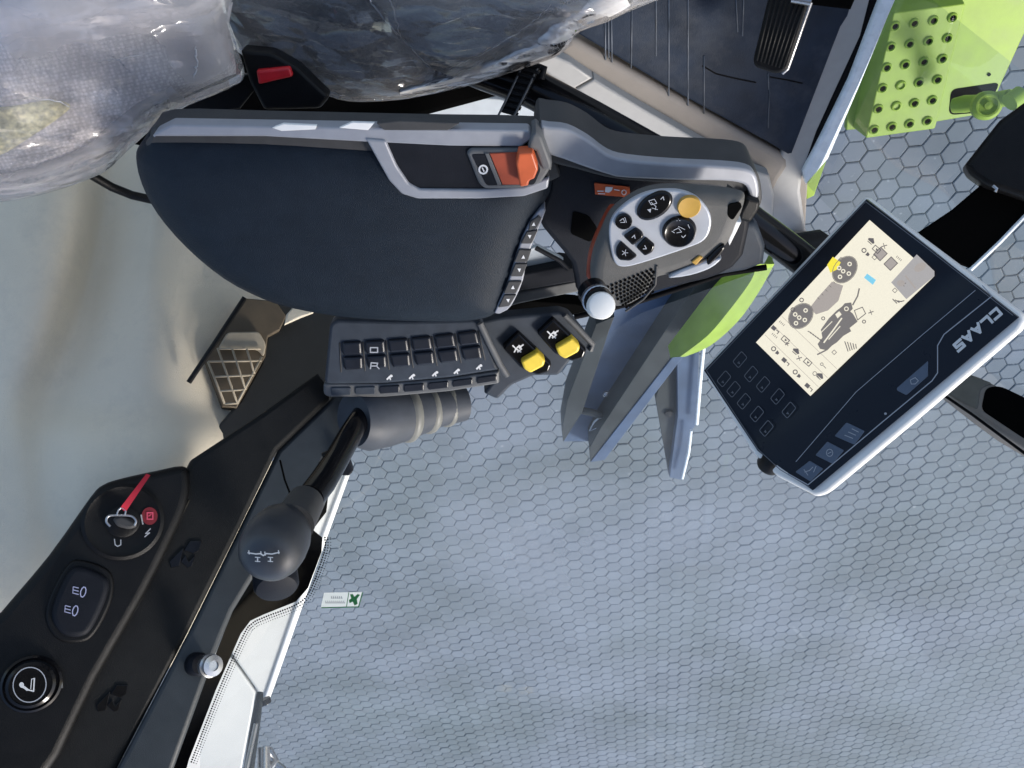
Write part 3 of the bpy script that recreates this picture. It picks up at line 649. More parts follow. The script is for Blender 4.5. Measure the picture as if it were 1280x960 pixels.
# rear beige trim wall
rows = [[at(-80, -60, 1.40), at(40, -60, 1.41), at(95, -60, 1.445), at(140, -60, 1.475), at(186, -60, 1.495), at(240, -60, 1.52), at(460, -60, 1.6)],
        [at(-80, 120, 1.30), at(40, 120, 1.30), at(102, 120, 1.335), at(146, 120, 1.395), at(188, 120, 1.39), at(240, 120, 1.41), at(460, 120, 1.52)],
        [at(-80, 240, 1.22), at(30, 240, 1.20), at(92, 240, 1.225), at(136, 240, 1.30), at(182, 240, 1.28), at(230, 240, 1.29), at(440, 240, 1.45)],
        [at(-80, 330, 1.17), at(10, 330, 1.15), at(74, 330, 1.165), at(120, 330, 1.24), at(170, 330, 1.215), at(225, 330, 1.23), at(430, 330, 1.40)],
        [at(-90, 420, 1.13), at(-10, 420, 1.115), at(46, 420, 1.125), at(96, 420, 1.188), at(152, 420, 1.17), at(215, 420, 1.18), at(340, 420, 1.32)],
        [at(-100, 500, 1.10), at(-30, 500, 1.09), at(16, 500, 1.095), at(66, 500, 1.138), at(124, 500, 1.132), at(210, 500, 1.15), at(335, 490, 1.29)],
        [at(-100, 600, 1.08), at(-40, 600, 1.07), at(20, 600, 1.075), at(60, 600, 1.085), at(120, 600, 1.08), at(230, 590, 1.12), at(340, 560, 1.26)],
        [at(-80, 980, 1.05), at(0, 980, 1.055), at(60, 980, 1.06), at(100, 960, 1.07), at(150, 900, 1.10), at(240, 800, 1.18), at(330, 700, 1.28)]]
wl = patch('wall', rows, BEIGE, None, 6, 0.01); wl['kind'] = 'structure'
# shelf / dark panel beside the vent
dp = thing('dark_side_panel', 'black side panel between the vent and the button keypad', 'panel', at(370, 450, 1.24))
solid('panel_face', fr(350, 450, 1.24, (0.35, 0.8, 0.45)), [(333, 390), (344, 378), (440, 385), (440, 520), (380, 560), (240, 590), (248, 560), (300, 500), (325, 455), (333, 420)], 0, -0.02, mat('dim_plastic', (0.014, 0.015, 0.015), 0.6, bump=0.4, bscale=700, dust=0.02), dp, 0.004)
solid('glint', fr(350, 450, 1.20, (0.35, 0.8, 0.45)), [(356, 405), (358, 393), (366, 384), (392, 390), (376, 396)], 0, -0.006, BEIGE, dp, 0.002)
vf = fr(300, 430, 1.205, (0.35, 0.75, 0.5))
vt = thing('air_vent', 'beige square lattice vent grille below the armrest', 'vent', vf.p(297, 450))
solid('vent_duct', vf.up(-0.012), [(302, 372), (345, 376), (358, 395), (350, 412), (335, 420), (332, 445), (296, 510), (278, 508), (256, 450)], 0, -0.02, DUCTSHADE, vt, 0.002)
solid('vent_top', vf, rnd([(284, 415), (324, 414), (333, 430), (330, 446), (322, 436), (272, 436)], 5), -0.003, -0.008, mat('shaded_beige', (0.36, 0.31, 0.235), 0.6), vt, 0.002)  # beige darkened to carry the shade on the vent
vb = MB()
for L in (((272, 436), (326, 436)), ((260, 452), (327, 451)), ((267, 471), (317, 469)), ((275, 489), (306, 487)), ((281, 505), (297, 504)), ((260, 452), (281, 505)), ((272, 435), (297, 505)), ((290, 435), (307, 487)), ((308, 435), (318, 467)), ((327, 446), (296, 505))):
    tube_mb(vb, [vf.p(*L[0]), vf.p(*L[1])], 0.0016, 6)
vb.build('lattice', mat('shaded_beige', (0.36, 0.31, 0.235), 0.6), vt)
tube('trim_edge', [at(236, 478, 1.165), at(268, 430, 1.17), at(306, 372, 1.18)], 0.0036, BLACK, vt, 8)
cb = tag(tube('cable', [at(100, 210, 1.0), at(116, 220, 1.02), at(140, 234, 1.04), at(165, 244, 1.05), at(200, 252, 1.05)], 0.0052, BLACK, None, 10), 'black cable running behind the armrest from under the plastic wrap', 'cable')

# ------------------------------------------------------------------ rear console with ignition, rocker and lighter socket
CN = Vector((0.40, 0.72, 0.57))
cf = fr(140, 740, 0.99, CN)
cs = thing('side_console', 'black side console with ignition lock, light switch and lighter socket', 'console', cf.p(150, 760))
solid('main_slab', cf.up(-0.012), [(226, 600), (240, 574), (330, 515), (398, 466), (414, 486), (412, 500), (347, 563), (300, 660), (234, 793), (137, 980), (-30, 980), (120, 800)], 0, -0.04, SLABBLACK, cs, 0.006)
solid('upper_tray', cf, cr([(-30, 806), (0, 766), (60, 695), (112, 622), (128, 606), (150, 598), (195, 588), (228, 582), (237, 592), (236, 622), (222, 660), (180, 745), (120, 850), (50, 980), (-30, 980)], 3), 0.004, -0.03, BLACK, cs, 0.010, 4)
solid('pillar_trim', fr(300, 700, 1.06, (0.30, 0.80, 0.52)), [(347, 563), (412, 500), (440, 470), (460, 520), (430, 575), (398, 650), (380, 660), (330, 700), (291, 764), (268, 820), (210, 980), (136, 980), (234, 793)], -0.004, -0.02, mat('console_edge', (0.030, 0.036, 0.041), 0.5, bump=0.3, bscale=1100), cs, 0.006)
tube('seam', [at(350, 575, 1.085), at(356, 600, 1.08), at(366, 626, 1.075)], 0.0012, VOID, cs, 6)
ct = cf.up(0.004)
# ignition lock
ig = lathe('ignition_lock', ct.p(154, 652), CN, [(0.044, 0.0), (0.044, 0.004), (0.040, 0.006), (0.036, 0.004), (0.018, 0.004), (0.018, 0.010), (0.014, 0.012), (0.001, 0.012)], BLACK, cs, 40)
Ink(ct, 0.0048).poly(ell(187, 645, 10, 11)).build('red_disc', mat('dim_red', (0.16, 0.004, 0.012), 0.6), ig)
k1 = Ink(ct, 0.0056); k1.line([(184, 641), (191, 641), (191, 649), (184, 649)], 1.6, True); k1.line([(186, 645), (189, 643)], 1.2); k1.build('off_symbol', mat('red_print', (0.62, 0.07, 0.13), 0.6), ig)
k2 = Ink(ct, 0.0056); k2.line([(143, 674), (144, 681), (147, 683), (151, 681), (151, 675)], 1.3); k2.line([(188, 661), (182, 667), (187, 666), (181, 671)], 1.3); k2.line([(176.5, 644), (178.5, 655)], 1.8); k2.build('lock_symbols', DIMP, ig)
# light rocker
rk = solid('light_switch', ct, cr([(64, 772), (70, 745), (86, 714), (100, 708), (124, 716), (136, 728), (132, 750), (116, 784), (102, 796), (78, 794)], 4), 0.010, 0, PANEL, cs, 0.006, 4)
solid('bezel', ct, cr([(57, 776), (62, 745), (84, 706), (102, 700), (132, 710), (142, 726), (138, 755), (120, 790), (102, 803), (72, 800)], 4), 0.003, -0.004, BLACK, rk, 0.003)
k3 = Ink(ct, 0.0106)
for cx, cy in ((100, 738.5), (90, 762)):
    k3.line(ell(cx + 4, cy + 1.5, 3.2, 6.5, 15, 10), 1.3, True)
    for dy in (-4, 0, 4): k3.line([(cx - 8, cy + dy - 1), (cx - 2, cy + dy + 0.5)], 1.1)
    k3.line([(cx - 8.5, cy - 5), (cx - 9, cy + 3)], 0.9)
k3.build('headlamp_symbols', BLUEP, rk)
# lighter socket
ls = lathe('lighter_socket', ct.p(40, 854), CN, [(0.030, 0), (0.030, 0.005), (0.0275, 0.007), (0.026, 0.006), (0.024, 0.006), (0.024, 0.012), (0.021, 0.014), (0.0205, 0.013), (0.001, 0.0125)], GLOSSBLACK, cs, 36)
k4 = Ink(ct, 0.0148); k4.line([(34, 862), (42, 864), (43, 848)], 1.7); k4.line([(38.5, 861), (39.5, 849), (43, 848)], 1.0); k4.line([(27, 858), (30, 859), (34, 862)], 3.0); k4.poly(ell(27, 856, 3, 3.4, 0, 10)); k4.build('lighter_symbol', WHITEP, ls)
k5 = Ink(ct, 0.0142); k5.ring(37, 856, 20.5, 22, 1.3, 20, 28); k5.build('socket_ring', DIMP, ls)
tube('highlight_arc', [ct.p(x, y, .004) for x, y in cr([(52, 826), (66, 832), (75, 846), (77, 860)], 5, False)], 0.0015, GREY, ls, 8)  # grey arc drawn in for a highlight beside the socket
# embossed marks on the slab
cm = cf.up(-0.012)
for cx, cy in ((232, 690), (140, 870)):
    em = MB()
    for P in (((-8, 18), (-18, 20), (-20, 12), (-2, -6)), ((-6, 12), (0, 4), (4, 12), (12, 4), (8, 18), (2, 20)), ((-2, -2), (6, -14), (20, -14), (17, -2), (10, 2))):
        solid_mb(em, cm, [(cx + x, cy + y) for x, y in P], 0.0018, 0, 0.0006, 2)
    em.build('embossed_mark', GLOSSBLACK, cs)
tube('slab_seam', [cm.p(x, y, .0004) for x, y in ((236, 625), (170, 760), (105, 860), (48, 960))], 0.0014, GLOSSBLACK, cs, 6)
# key with tag
ky = thing('ignition_key', 'key in the ignition lock with a ring and a red ribbon tag', 'key', ct.p(154, 652, .02))
kf = ct.up(0.026)
solid('key_head', kf, rnd([(140, 648), (152, 644), (168, 652), (172, 658), (162, 662), (146, 658)], 5), 0, -0.010, DKGREY, ky, 0.003)
tube('key_ring', [kf.p(x, y, .003) for x, y in cr([(138, 658), (133, 652), (136, 645), (150, 644), (164, 645), (170, 651), (168, 657)], 5, False)], 0.0013, STEEL, ky, 8)
tube('link', [kf.p(x, y, .004) for x, y in cr([(146, 644), (148, 638), (152, 635), (157, 638), (156, 644)], 5, False)], 0.0010, STEEL, ky, 8)
tg = MB(); L1 = [kf.p(*mix((150, 635), (183, 592), t), .004 + .010 * math.sin(t * 2.4)) for t in [k / 10 for k in range(11)]]; L2 = [kf.p(*mix((157, 640), (188, 594), t), .004 + .012 * math.sin(t * 2.4)) for t in [k / 10 for k in range(11)]]
d_ = CN.normalized() * 0.0014; n_ = len(L1)
tg.add(L1 + L2 + [p - d_ for p in L1] + [p - d_ for p in L2], [[i, i + 1, n_ + i + 1, n_ + i] for i in range(10)] + [[2 * n_ + i, 3 * n_ + i, 3 * n_ + i + 1, 2 * n_ + i + 1] for i in range(10)] + [[i, 2 * n_ + i, 2 * n_ + i + 1, i + 1] for i in range(10)] + [[n_ + i, n_ + i + 1, 3 * n_ + i + 1, 3 * n_ + i] for i in range(10)])
tg.build('red_ribbon', REDCLOTH, ky)
# window catch
wc = thing('window_catch', 'round black window catch with a chrome ring on the console edge', 'catch', at(258, 832, 1.0))
ax = (at(276, 832, 0.985) - at(240, 830, 1.03))
lathe('catch_body', at(242, 830, 1.02), ax, [(0.011, 0), (0.0135, 0.003), (0.0135, 0.014), (0.011, 0.018)], PANEL, wc, 18)
lathe('chrome_ring', at(262, 832, 1.0), ax, [(0.010, -0.004), (0.0135, -0.003), (0.0135, 0.002), (0.011, 0.003), (0.012, 0.005), (0.012, 0.009), (0.006, 0.010), (0.006, 0.008), (0.001, 0.008)], STEEL, wc, 20)

# ------------------------------------------------------------------ seat in plastic wrap
s_ids = []
def crumple(amp, sc):
    from mathutils import noise as nz
    return lambda c, d: amp * d * (nz.noise(Vector((c.x * sc, c.y * sc, 0.3))) + 0.5 * nz.noise(Vector((c.x * sc * 2.7, c.y * sc * 1.6, 5.1))) + 0.9 * (1 - abs(nz.noise(Vector((c.x * sc * 1.1 + c.y * sc, c.y * sc * 0.5, 9.0))) * 2)))
CU = [(262, -60), (285, 20), (300, 58), (345, 84), (400, 108), (440, 121), (500, 119), (545, 111), (600, 98), (660, 78), (694, 66), (712, 52), (726, 34), (780, 12), (880, -60)]
BK = [(-60, 236), (0, 240), (60, 228), (128, 204), (160, 176), (195, 146), (232, 122), (300, 92), (296, 60), (284, 20), (262, -60), (-60, -60)]
se = hz(-1.02)
seat = thing('driver_seat', 'driver seat with light grey backrest and charcoal cushion under clear film', 'seat', se.p(420, 60))
dome('cushion', se, [(x, y - 4) for x, y in CU], 0.07, 0.055, DKFAB, seat, 0.022, 0.05)
bf = fr(120, 90, 0.86, (0.45, -0.15, 0.88))
dome('backrest', bf, [(x - 5, y - 7) for x, y in BK], 0.06, 0.045, FABRIC, seat, 0.02, 0.05)
solid('fabric_patch', bf, cr([(-40, 142), (0, 138), (60, 126), (88, 132), (78, 146), (40, 172), (0, 196), (-40, 205)], 4), 0.047, 0.038, STRAW, seat, 0.003)
solid('seat_base', hz(-1.10), [(150, 180), (210, 140), (300, 80), (420, 100), (540, 100), (620, 80), (660, 90), (640, 118), (520, 150), (400, 170), (200, 190)], 0, -0.10, VOID, seat, 0.01)
fw1 = thing('plastic_wrap', 'crumpled clear plastic film over the dark seat cushion', 'plastic film', se.p(420, 60, 0.06), 'clear protective films on the seat')
dome('film', se, cr(CU, 3), 0.06, 0.062, WRAP, fw1, 0.012, 0.0, crumple(0.010, 15), base=0.004)
fw2 = thing('plastic_wrap', 'clear plastic film over the light grey seat backrest', 'plastic film', bf.p(120, 90, 0.05), 'clear protective films on the seat')
dome('film', bf, cr(BK, 3), 0.05, 0.052, WRAP2, fw2, 0.012, 0.0, crumple(0.006, 13), base=0.004)
def band(name, f, A, B, h, m, parent, nz):
    A_, B_ = cr(A, 5, False), cr(B, 5, False); rows = []
    for k in range(7):
        t = k / 6; rows.append([f.p(*mix(a, b, t), h * math.sin(math.pi * (0.25 + 0.7 * t)) + nz(Vector((i * 0.021, t * 0.11)), 1.0)) for i, (a, b) in enumerate(zip(A_, B_))])
    n = len(A_); mb = MB(); mb.add([p for r in rows for p in r], [[k * n + i, k * n + i + 1, (k + 1) * n + i + 1, (k + 1) * n + i] for k in range(6) for i in range(n - 1)])
    return mb.build(name, m, parent, 70)
band('film_fold', se, [(500, 119), (545, 111), (600, 98), (660, 78), (694, 66), (712, 52), (726, 34), (780, 12), (880, -60)], [(500, 108), (545, 92), (590, 70), (630, 46), (655, 30), (668, 10), (690, -10), (740, -30), (840, -80)], 0.066, FOLD, fw1, crumple(0.004, 20))
band('film_fold', bf, [(-60, 238), (0, 242), (60, 230), (128, 206), (160, 178), (195, 148), (232, 124)], [(-60, 208), (0, 205), (50, 190), (100, 168), (130, 140), (165, 118), (205, 100)], 0.052, FOLD, fw2, crumple(0.003, 16))
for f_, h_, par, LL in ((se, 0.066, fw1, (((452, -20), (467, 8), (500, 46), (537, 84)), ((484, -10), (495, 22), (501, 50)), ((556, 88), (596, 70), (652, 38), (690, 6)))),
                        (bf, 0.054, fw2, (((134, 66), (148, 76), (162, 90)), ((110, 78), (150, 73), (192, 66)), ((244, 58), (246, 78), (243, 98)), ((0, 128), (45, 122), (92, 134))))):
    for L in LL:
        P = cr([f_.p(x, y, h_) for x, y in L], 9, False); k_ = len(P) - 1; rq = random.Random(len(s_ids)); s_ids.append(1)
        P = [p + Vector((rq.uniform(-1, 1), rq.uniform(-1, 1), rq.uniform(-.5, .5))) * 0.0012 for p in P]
        tube('highlight_streak', P, [0.0002 + rq.uniform(0.0003, 0.0012) * math.sin(math.pi * i / k_) for i in range(k_ + 1)], STREAK, par, 6, 180)  # pale tubes along pinched film, put in as highlight streaks
bu = thing('belt_buckle', 'black seat belt buckle with a red release button beside the seat', 'belt buckle', at(345, 105, 0.92))
bq = fr(345, 100, 0.93, (0.1, 0.2, 1))
solid('buckle_body', bq, rnd([(300, 62), (340, 66), (372, 84), (412, 122), (400, 136), (330, 138), (312, 104)], 5), 0, -0.03, BLACK, bu, 0.004)
solid('release_button', bq, rnd([(320, 88), (362, 84), (366, 96), (323, 106)], 3), 0.008, -0.01, RED, bu, 0.003)
solid('webbing', bq.up(-0.015), [(200, 146), (300, 95), (318, 92), (322, 108), (300, 136), (210, 150)], 0, -0.012, BLACK, bu, 0.002)

# ------------------------------------------------------------------ suspension tube, clip, pale panel behind the armrest
bt = thing('black_tube', 'black tube with a hose strap running behind the armrest', 'tube', at(700, 120, 1.08))
tube('tube_body', [at(588, 82, 1.08), at(660, 108, 1.08), at(740, 150, 1.09), at(830, 200, 1.10)], 0.024, GLOSSBLACK, bt, 24)
stp = MB()
for k in range(9):
    a, b = mix((666, 78), (636, 142), k / 8.5), mix((666, 78), (636, 142), (k + 0.6) / 8.5)
    P = [(a[0] - 11, a[1] - 3), (a[0] + 11, a[1] + 3), (b[0] + 11, b[1] + 3), (b[0] - 11, b[1] - 3)]
    solid_mb(stp, fr(650, 110, 1.035, (0.0, 0.45, 0.9)), P, 0, -0.006, 0.001, 2)
stp.build('strap_lug_row', BLACK, bt)
solid('strap', fr(650, 110, 1.04, (0.0, 0.45, 0.9)), [(655, 76), (677, 81), (662, 112), (645, 145), (626, 140), (640, 108)], 0, -0.003, BLACK, bt, 0.001)
for dx in (-10, 10): tube('strap_edge', [at(664 + dx, 80, 1.033), at(648 + dx, 114, 1.033), at(633 + dx, 144, 1.033)], 0.0013, GREY, bt, 8)
tube('strap_lug', [at(668, 82, 1.04), at(680, 86, 1.04), at(676, 98, 1.045)], 0.005, BLACK, bt, 8)
wpn = thing('pale_floor_panel', 'pale blue grey panel in the gap between seat and armrest', 'panel', hz(-1.2).p(600, 130))
solid('panel_face', hz(-1.2), [(524, 122), (560, 119), (625, 124), (690, 143), (700, 160), (560, 165), (524, 150)], 0, -0.02, PALEBACK, wpn, 0.002)

# ------------------------------------------------------------------ armrest console
FA = hz(-0.74)
ar = thing('armrest_console', 'dark padded armrest with joystick, switch pods and button keypad', 'armrest', FA.p(430, 270))
PADP = [(170, 196), (174, 182), (184, 172), (200, 167), (330, 169), (458, 177), (560, 182), (640, 188), (680, 192), (690, 204), (688, 238), (676, 258), (664, 276), (652, 302), (642, 332), (632, 365), (622, 388), (600, 397), (560, 400), (480, 398), (420, 393), (370, 384), (330, 372), (280, 346), (232, 306), (196, 264), (176, 226)]
dome('armrest_pad', FA.up(-0.020), cr(PADP, 3), 0.055, 0.020, PAD, ar, 0.010, 0.035, power=0.5)
solid('side_cover', FA, cr([(186, 172), (205, 156), (330, 158), (520, 162), (650, 164), (684, 170), (692, 200), (684, 230), (500, 226), (300, 210), (190, 190)], 3), -0.012, -0.045, DKGREY, ar, 0.004)
solid('silver_strip', FA, rnd([(194, 166), (214, 156), (330, 158), (520, 161), (660, 163), (668, 172), (652, 184), (560, 183), (458, 178), (330, 171), (190, 171)], 2), 0.002, -0.012, SILVER, ar, 0.002)
solid('dark_inlay', FA, rnd([(470, 154), (500, 151), (575, 154), (560, 163), (480, 163)], 2), 0.0026, -0.004, DKGREY, ar, 0.001)
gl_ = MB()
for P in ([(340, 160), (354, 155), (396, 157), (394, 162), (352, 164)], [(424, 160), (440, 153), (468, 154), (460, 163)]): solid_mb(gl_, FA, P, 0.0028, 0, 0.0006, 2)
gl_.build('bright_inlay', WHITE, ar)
FI = FA.up(0.0015)
solid('inner_panel', FI, rnd([(478, 176), (560, 180), (645, 184), (684, 186), (688, 222), (655, 236), (524, 238), (510, 230)], 6), 0.0, -0.02, PANEL, ar, 0.002)
solid('silver_band', FI, rnd([(457, 174), (482, 176), (496, 208), (511, 230), (524, 237), (600, 238), (655, 234), (687, 222), (685, 236), (655, 246), (600, 249), (522, 249), (502, 243), (486, 226)], 3), 0.0030, -0.015, SILVER, ar, 0.002)
rr_ = solid('switch_rim', FI, rnd([(583, 192), (588, 187), (664, 187), (680, 190), (688, 212), (676, 230), (650, 236), (606, 237), (598, 230)], 5), 0.004, -0.004, GREY, ar, 0.003)
solid('switch_well', FI, rnd([(589, 193), (665, 191), (676, 212), (668, 231), (608, 232)], 4), 0.0046, 0.003, PANEL, rr_, 0.0003)
solid('well_divider', FI, [(606, 192), (611, 192), (627, 231), (622, 232)], 0.006, 0.004, GREY, rr_, 0.0006)
solid('orange_bed', FI, [(612, 192), (650, 191), (652, 231), (628, 231)], 0.0056, 0.004, ORANGED, rr_, 0.0006)
sw_ = solid('orange_switch', FI, rnd([(648, 192), (666, 191), (673, 212), (668, 224), (662, 226), (660, 233), (650, 234), (645, 205)], 2), 0.018, 0.004, ORANGE, ar, 0.002)
solid('switch_fin', FI, [(665, 169), (670, 166), (678, 172), (690, 205), (689, 214), (678, 212), (670, 190), (660, 186)], 0.009, -0.02, GREY, ar, 0.003)
k6 = Ink(FI, 0.0052); k6.ring(604, 212, 5, 5, 2.2, 0, 16); k6.line([(603, 210), (605, 214)], 1.6); k6.build('switch_symbol', WHITEP, rr_)
# button strip
FBS = FA.up(-0.012)
bs = solid('button_strip', FBS, cr([(676, 262), (682, 264), (672, 290), (660, 320), (654, 350), (644, 374), (634, 388), (618, 392), (632, 362), (642, 332), (652, 300), (664, 276)], 2), 0.003, -0.02, SILVER, ar, 0.0015)
BT = [[(664, 278), (672, 270), (675, 274), (670, 286), (662, 289)], [(659, 290), (670, 288), (664, 305), (653, 305)], [(650, 312), (662, 313), (658, 328), (645, 328)], [(645, 330), (657, 330), (652, 346), (640, 346)], [(637, 352), (650, 352), (644, 367), (632, 367)], [(631, 369), (643, 369), (636, 383), (625, 385)]]
for P in BT:
    cx_ = sum(p[0] for p in P) / len(P); P = [((x - cx_) * 1.28 + cx_, y) for x, y in P]
    solid('strip_button', FBS, rnd(P, 1.5, 2), 0.0052, 0.002, DKGREY, bs, 0.001, 2)
k7 = Ink(FBS, 0.0058)
for (cx, cy), up in zip(((667, 280), (662, 296), (654, 321), (649, 338), (641, 359), (635, 376)), (1, 0, 1, 0, 1, 0)):
    s_ = 2.3 if up else -2.3; k7.poly([(cx - 2.3, cy + s_), (cx + 2.3, cy + s_), (cx + 0.4, cy - s_)])
k7.build('strip_symbols', WHITEP, bs)
# joystick base module
FM = hz(-0.745)
TRM = [(676, 160), (686, 159), (710, 162), (735, 175), (760, 193), (785, 200), (841, 205), (904, 208), (934, 212), (946, 222), (949, 246), (939, 250), (936, 240), (929, 231), (904, 227), (841, 226), (779, 223), (760, 219), (735, 211), (705, 200), (682, 190)]
solid('front_side_cover', FM, cr([(672, 157), (686, 156), (712, 160), (738, 173), (762, 191), (786, 198), (841, 203), (905, 206), (937, 210), (949, 221), (953, 250), (945, 262), (932, 245), (880, 232), (780, 226), (720, 212), (672, 196)], 3), -0.008, -0.062, DKGREY, ar, 0.003)
solid('front_trim', FM, cr(TRM, 3), 0.0, -0.012, SILVER, ar, 0.003)
solid('base_tray', FM.up(-0.02), cr([(672, 182), (705, 194), (742, 208), (790, 218), (880, 224), (930, 232), (940, 252), (930, 320), (900, 345), (860, 356), (800, 372), (755, 392), (735, 382), (720, 362), (714, 330), (690, 300), (672, 272), (684, 236), (680, 200)], 2), 0, -0.05, PANEL, ar, 0.006)
solid('tray_pocket', FM.up(-0.02), rnd([(716, 264), (736, 270), (747, 286), (738, 303), (713, 292)], 4), 0.0008, -0.001, VOID, ar, 0)
sk = solid('warning_sticker', FM.up(-0.02), [(743, 229), (787, 234), (788, 247), (744, 243)], 0.0016, 0, ORANGE, ar, 0)
k8 = Ink(FM.up(-0.02), 0.0024); k8.poly([(757, 233.5), (766, 234), (765, 238), (761, 241), (756, 240)]); k8.line([(747, 239), (754, 239)], 1.3); k8.line([(748, 242), (756, 242.3)], 1.0); k8.line([(768, 237), (774, 238)], 1.2); k8.ring(780, 240.5, 2.8, 3, 1.0, 0, 10); k8.build('sticker_print', WHITEP, sk)
solid('collar_cap', FM, rnd([(934, 247), (951, 252), (950, 262), (938, 280), (922, 276), (924, 266)], 4), 0.006, -0.03, BLACK, ar, 0.004)
FL = hz(-0.80)
solid('lower_shell', FL, cr([(720, 340), (760, 380), (830, 362), (900, 345), (955, 331), (950, 288), (925, 280), (820, 300)], 2), 0.004, -0.03, BLUEGREY, ar, 0.006)
tube('shell_seal', [FL.p(x, y, -.01) for x, y in ((718, 396), (745, 390), (800, 376), (850, 360), (905, 342), (958, 334))], 0.0035, SEAL, ar, 8)
FBm = hz(-0.86)
solid('cross_bar', FBm, [(600, 360), (640, 345), (700, 333), (722, 336), (724, 352), (640, 366), (600, 375)], 0, -0.03, PANEL, ar, 0.003)
solid('cross_rail', FBm, [(600, 378), (640, 368), (722, 352), (730, 364), (650, 380), (610, 392)], -0.01, -0.03, GREY, ar, 0.003)
solid('pale_web', FBm, [(660, 312), (672, 308), (700, 322), (714, 333), (700, 338), (656, 342)], -0.014, -0.02, PALEBACK, ar, 0.001)
tube('web_edge', [FBm.p(670, 310, .004), FBm.p(700, 326, .004), FBm.p(710, 336, .004)], 0.003, PANEL, ar, 8)
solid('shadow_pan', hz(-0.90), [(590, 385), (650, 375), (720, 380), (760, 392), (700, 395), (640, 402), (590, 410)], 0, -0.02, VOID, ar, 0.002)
# joystick
JN = Vector((-0.10, 0.12, 1))
FJ = fr(822, 285, 0.795, JN)
joy = solid('joystick', FJ, cr([(737, 345), (741, 318), (751, 292), (763, 268), (784, 251), (806, 242), (830, 238), (862, 238), (895, 240), (918, 243), (932, 248), (931, 262), (924, 282), (915, 303), (898, 322), (868, 338), (846, 346), (818, 354), (806, 374), (780, 388), (756, 384), (742, 368)], 3), 0.0, -0.045, JOY, ar, 0.013, 6, taper=-0.012)
joy['label'] = 'grey joystick handle with a silver button plate'
solid('orange_skirt', FJ.up(-0.014), cr([(733, 346), (736, 322), (746, 296), (758, 272), (764, 266), (770, 268), (766, 276), (756, 292), (745, 320), (741, 348)], 3), 0, -0.02, ORANGED, joy, 0.002)
solid('button_plate', FJ, cr([(761, 290), (764, 275), (775, 261), (795, 247), (820, 239), (850, 239), (872, 248), (886, 264), (889, 282), (881, 300), (858, 311), (800, 330), (778, 334), (768, 328), (763, 310)], 4), 0.0032, -0.002, SATIN, joy, 0.0018)
solid('oval_button', FJ, ell(818.5, 258.5, 25, 15, -32, 32), 0.0065, 0.002, GLOSSBLACK, joy, 0.003)
lathe('yellow_button', FJ.p(861, 257, .003), JN, [(0.0105, 0), (0.0105, 0.003), (0.0095, 0.0045), (0.006, 0.0040), (0.001, 0.0038)], AMBER, joy, 24)
lathe('thumb_wheel', FJ.p(849, 289, .003), JN, [(0.0158, 0), (0.0155, 0.0004), (0.0150, 0.003), (0.0135, 0.0045), (0.012, 0.0035), (0.001, 0.0035)], GLOSSBLACK, joy, 32)
lathe('round_button', FJ.p(779.5, 276, .003), JN, [(0.0078, 0), (0.0078, 0.002), (0.0068, 0.003), (0.001, 0.0028)], GLOSSBLACK, joy, 20)
for P in ([(779, 296), (795, 285), (803, 291), (805, 297), (791, 308)], [(795, 310), (807, 297), (819, 307), (816, 316), (806, 321)], [(770, 311), (776, 302), (797, 321), (788, 327), (774, 326), (770, 320)]):
    solid('wedge_button', FJ, rnd(P, 3, 3), 0.0062, 0.002, GLOSSBLACK, joy, 0.002)
k9 = Ink(FJ, 0.0070)
k9.line([(811, 251), (818, 249), (821, 254), (814, 256)], 0.8, True); k9.line([(814, 253), (820, 258), (819, 262)], 0.8); k9.line([(815, 260), (822, 262)], 0.8); k9.poly([(809, 262), (814, 261), (813, 266)]); k9.line([(826, 249), (829, 246), (830, 250)], 1)
k9.line([(775, 276), (779, 273), (781, 278), (776, 278)], 0.8); k9.line([(781, 272), (783, 278)], 0.8)
k9.line([(790, 297), (793, 294), (794, 298)], 1.0); k9.line([(806, 307), (808, 311), (804, 311)], 1.0)
for a_ in range(5):
    t = a_ * 1.256; k9.line([(781, 316), (781 + 4 * math.cos(t), 316 + 4 * math.sin(t))], 0.8)
k9.line([(846, 276), (848, 274), (850, 276)], 0.9); k9.line([(852, 295), (854, 297), (857, 294)], 0.9); k9.line([(842, 288), (848, 285), (852, 290), (846, 291)], 0.8); k9.line([(840, 289), (843, 291)], 0.9); k9.line([(860, 281), (862, 285)], 0.9); k9.line([(848, 283), (856, 287)], 0.7)
k9.build('button_symbols', DIMP, joy)
gd = MB()
GQ = [(752, 360), (806, 334), (812, 362), (770, 384)]
for r in range(8):
    for c in range(11):
        u, v = (c + 0.5 * (r % 2) + 0.4) / 11.5, (r + 0.5) / 8
        x, y = quad([(756, 358), (820, 333), (818, 366), (782, 388)], u, v)
        if y < 350 and x < 772 - 0: pass
        solid_mb(gd, FJ, ell(x, y, 2.0, 1.5, -30, 8), 0.0009, 0.0, 0.0, 1)
gd.build('grip_dots', VOID, joy)['kind'] = 'stuff'
tube('grip_edge', [FJ.p(x, y, .0005) for x, y in ((821, 332), (819, 356), (804, 374), (782, 389))], 0.0012, DKGREY, joy, 8)
kx = at(757, 389, 0.755) - at(738, 362, 0.80)
tk = tube('thumb_lever', [at(740, 364, 0.80), at(748, 376, 0.785)], [0.014, 0.0135], GLOSSBLACK, joy, 20)
lathe('chrome_collar', at(746, 374, 0.788), kx, [(0.013, -0.003), (0.0142, -0.002), (0.0142, 0.002), (0.013, 0.003)], STEEL, joy, 24)
lathe('white_cap', at(752, 382, 0.775), Vector((0.05, 0.55, 0.75)), [(0.0125, -0.016), (0.0125, 0.000), (0.0115, 0.003), (0.008, 0.0042), (0.001, 0.0045)], WHITE, joy, 24)
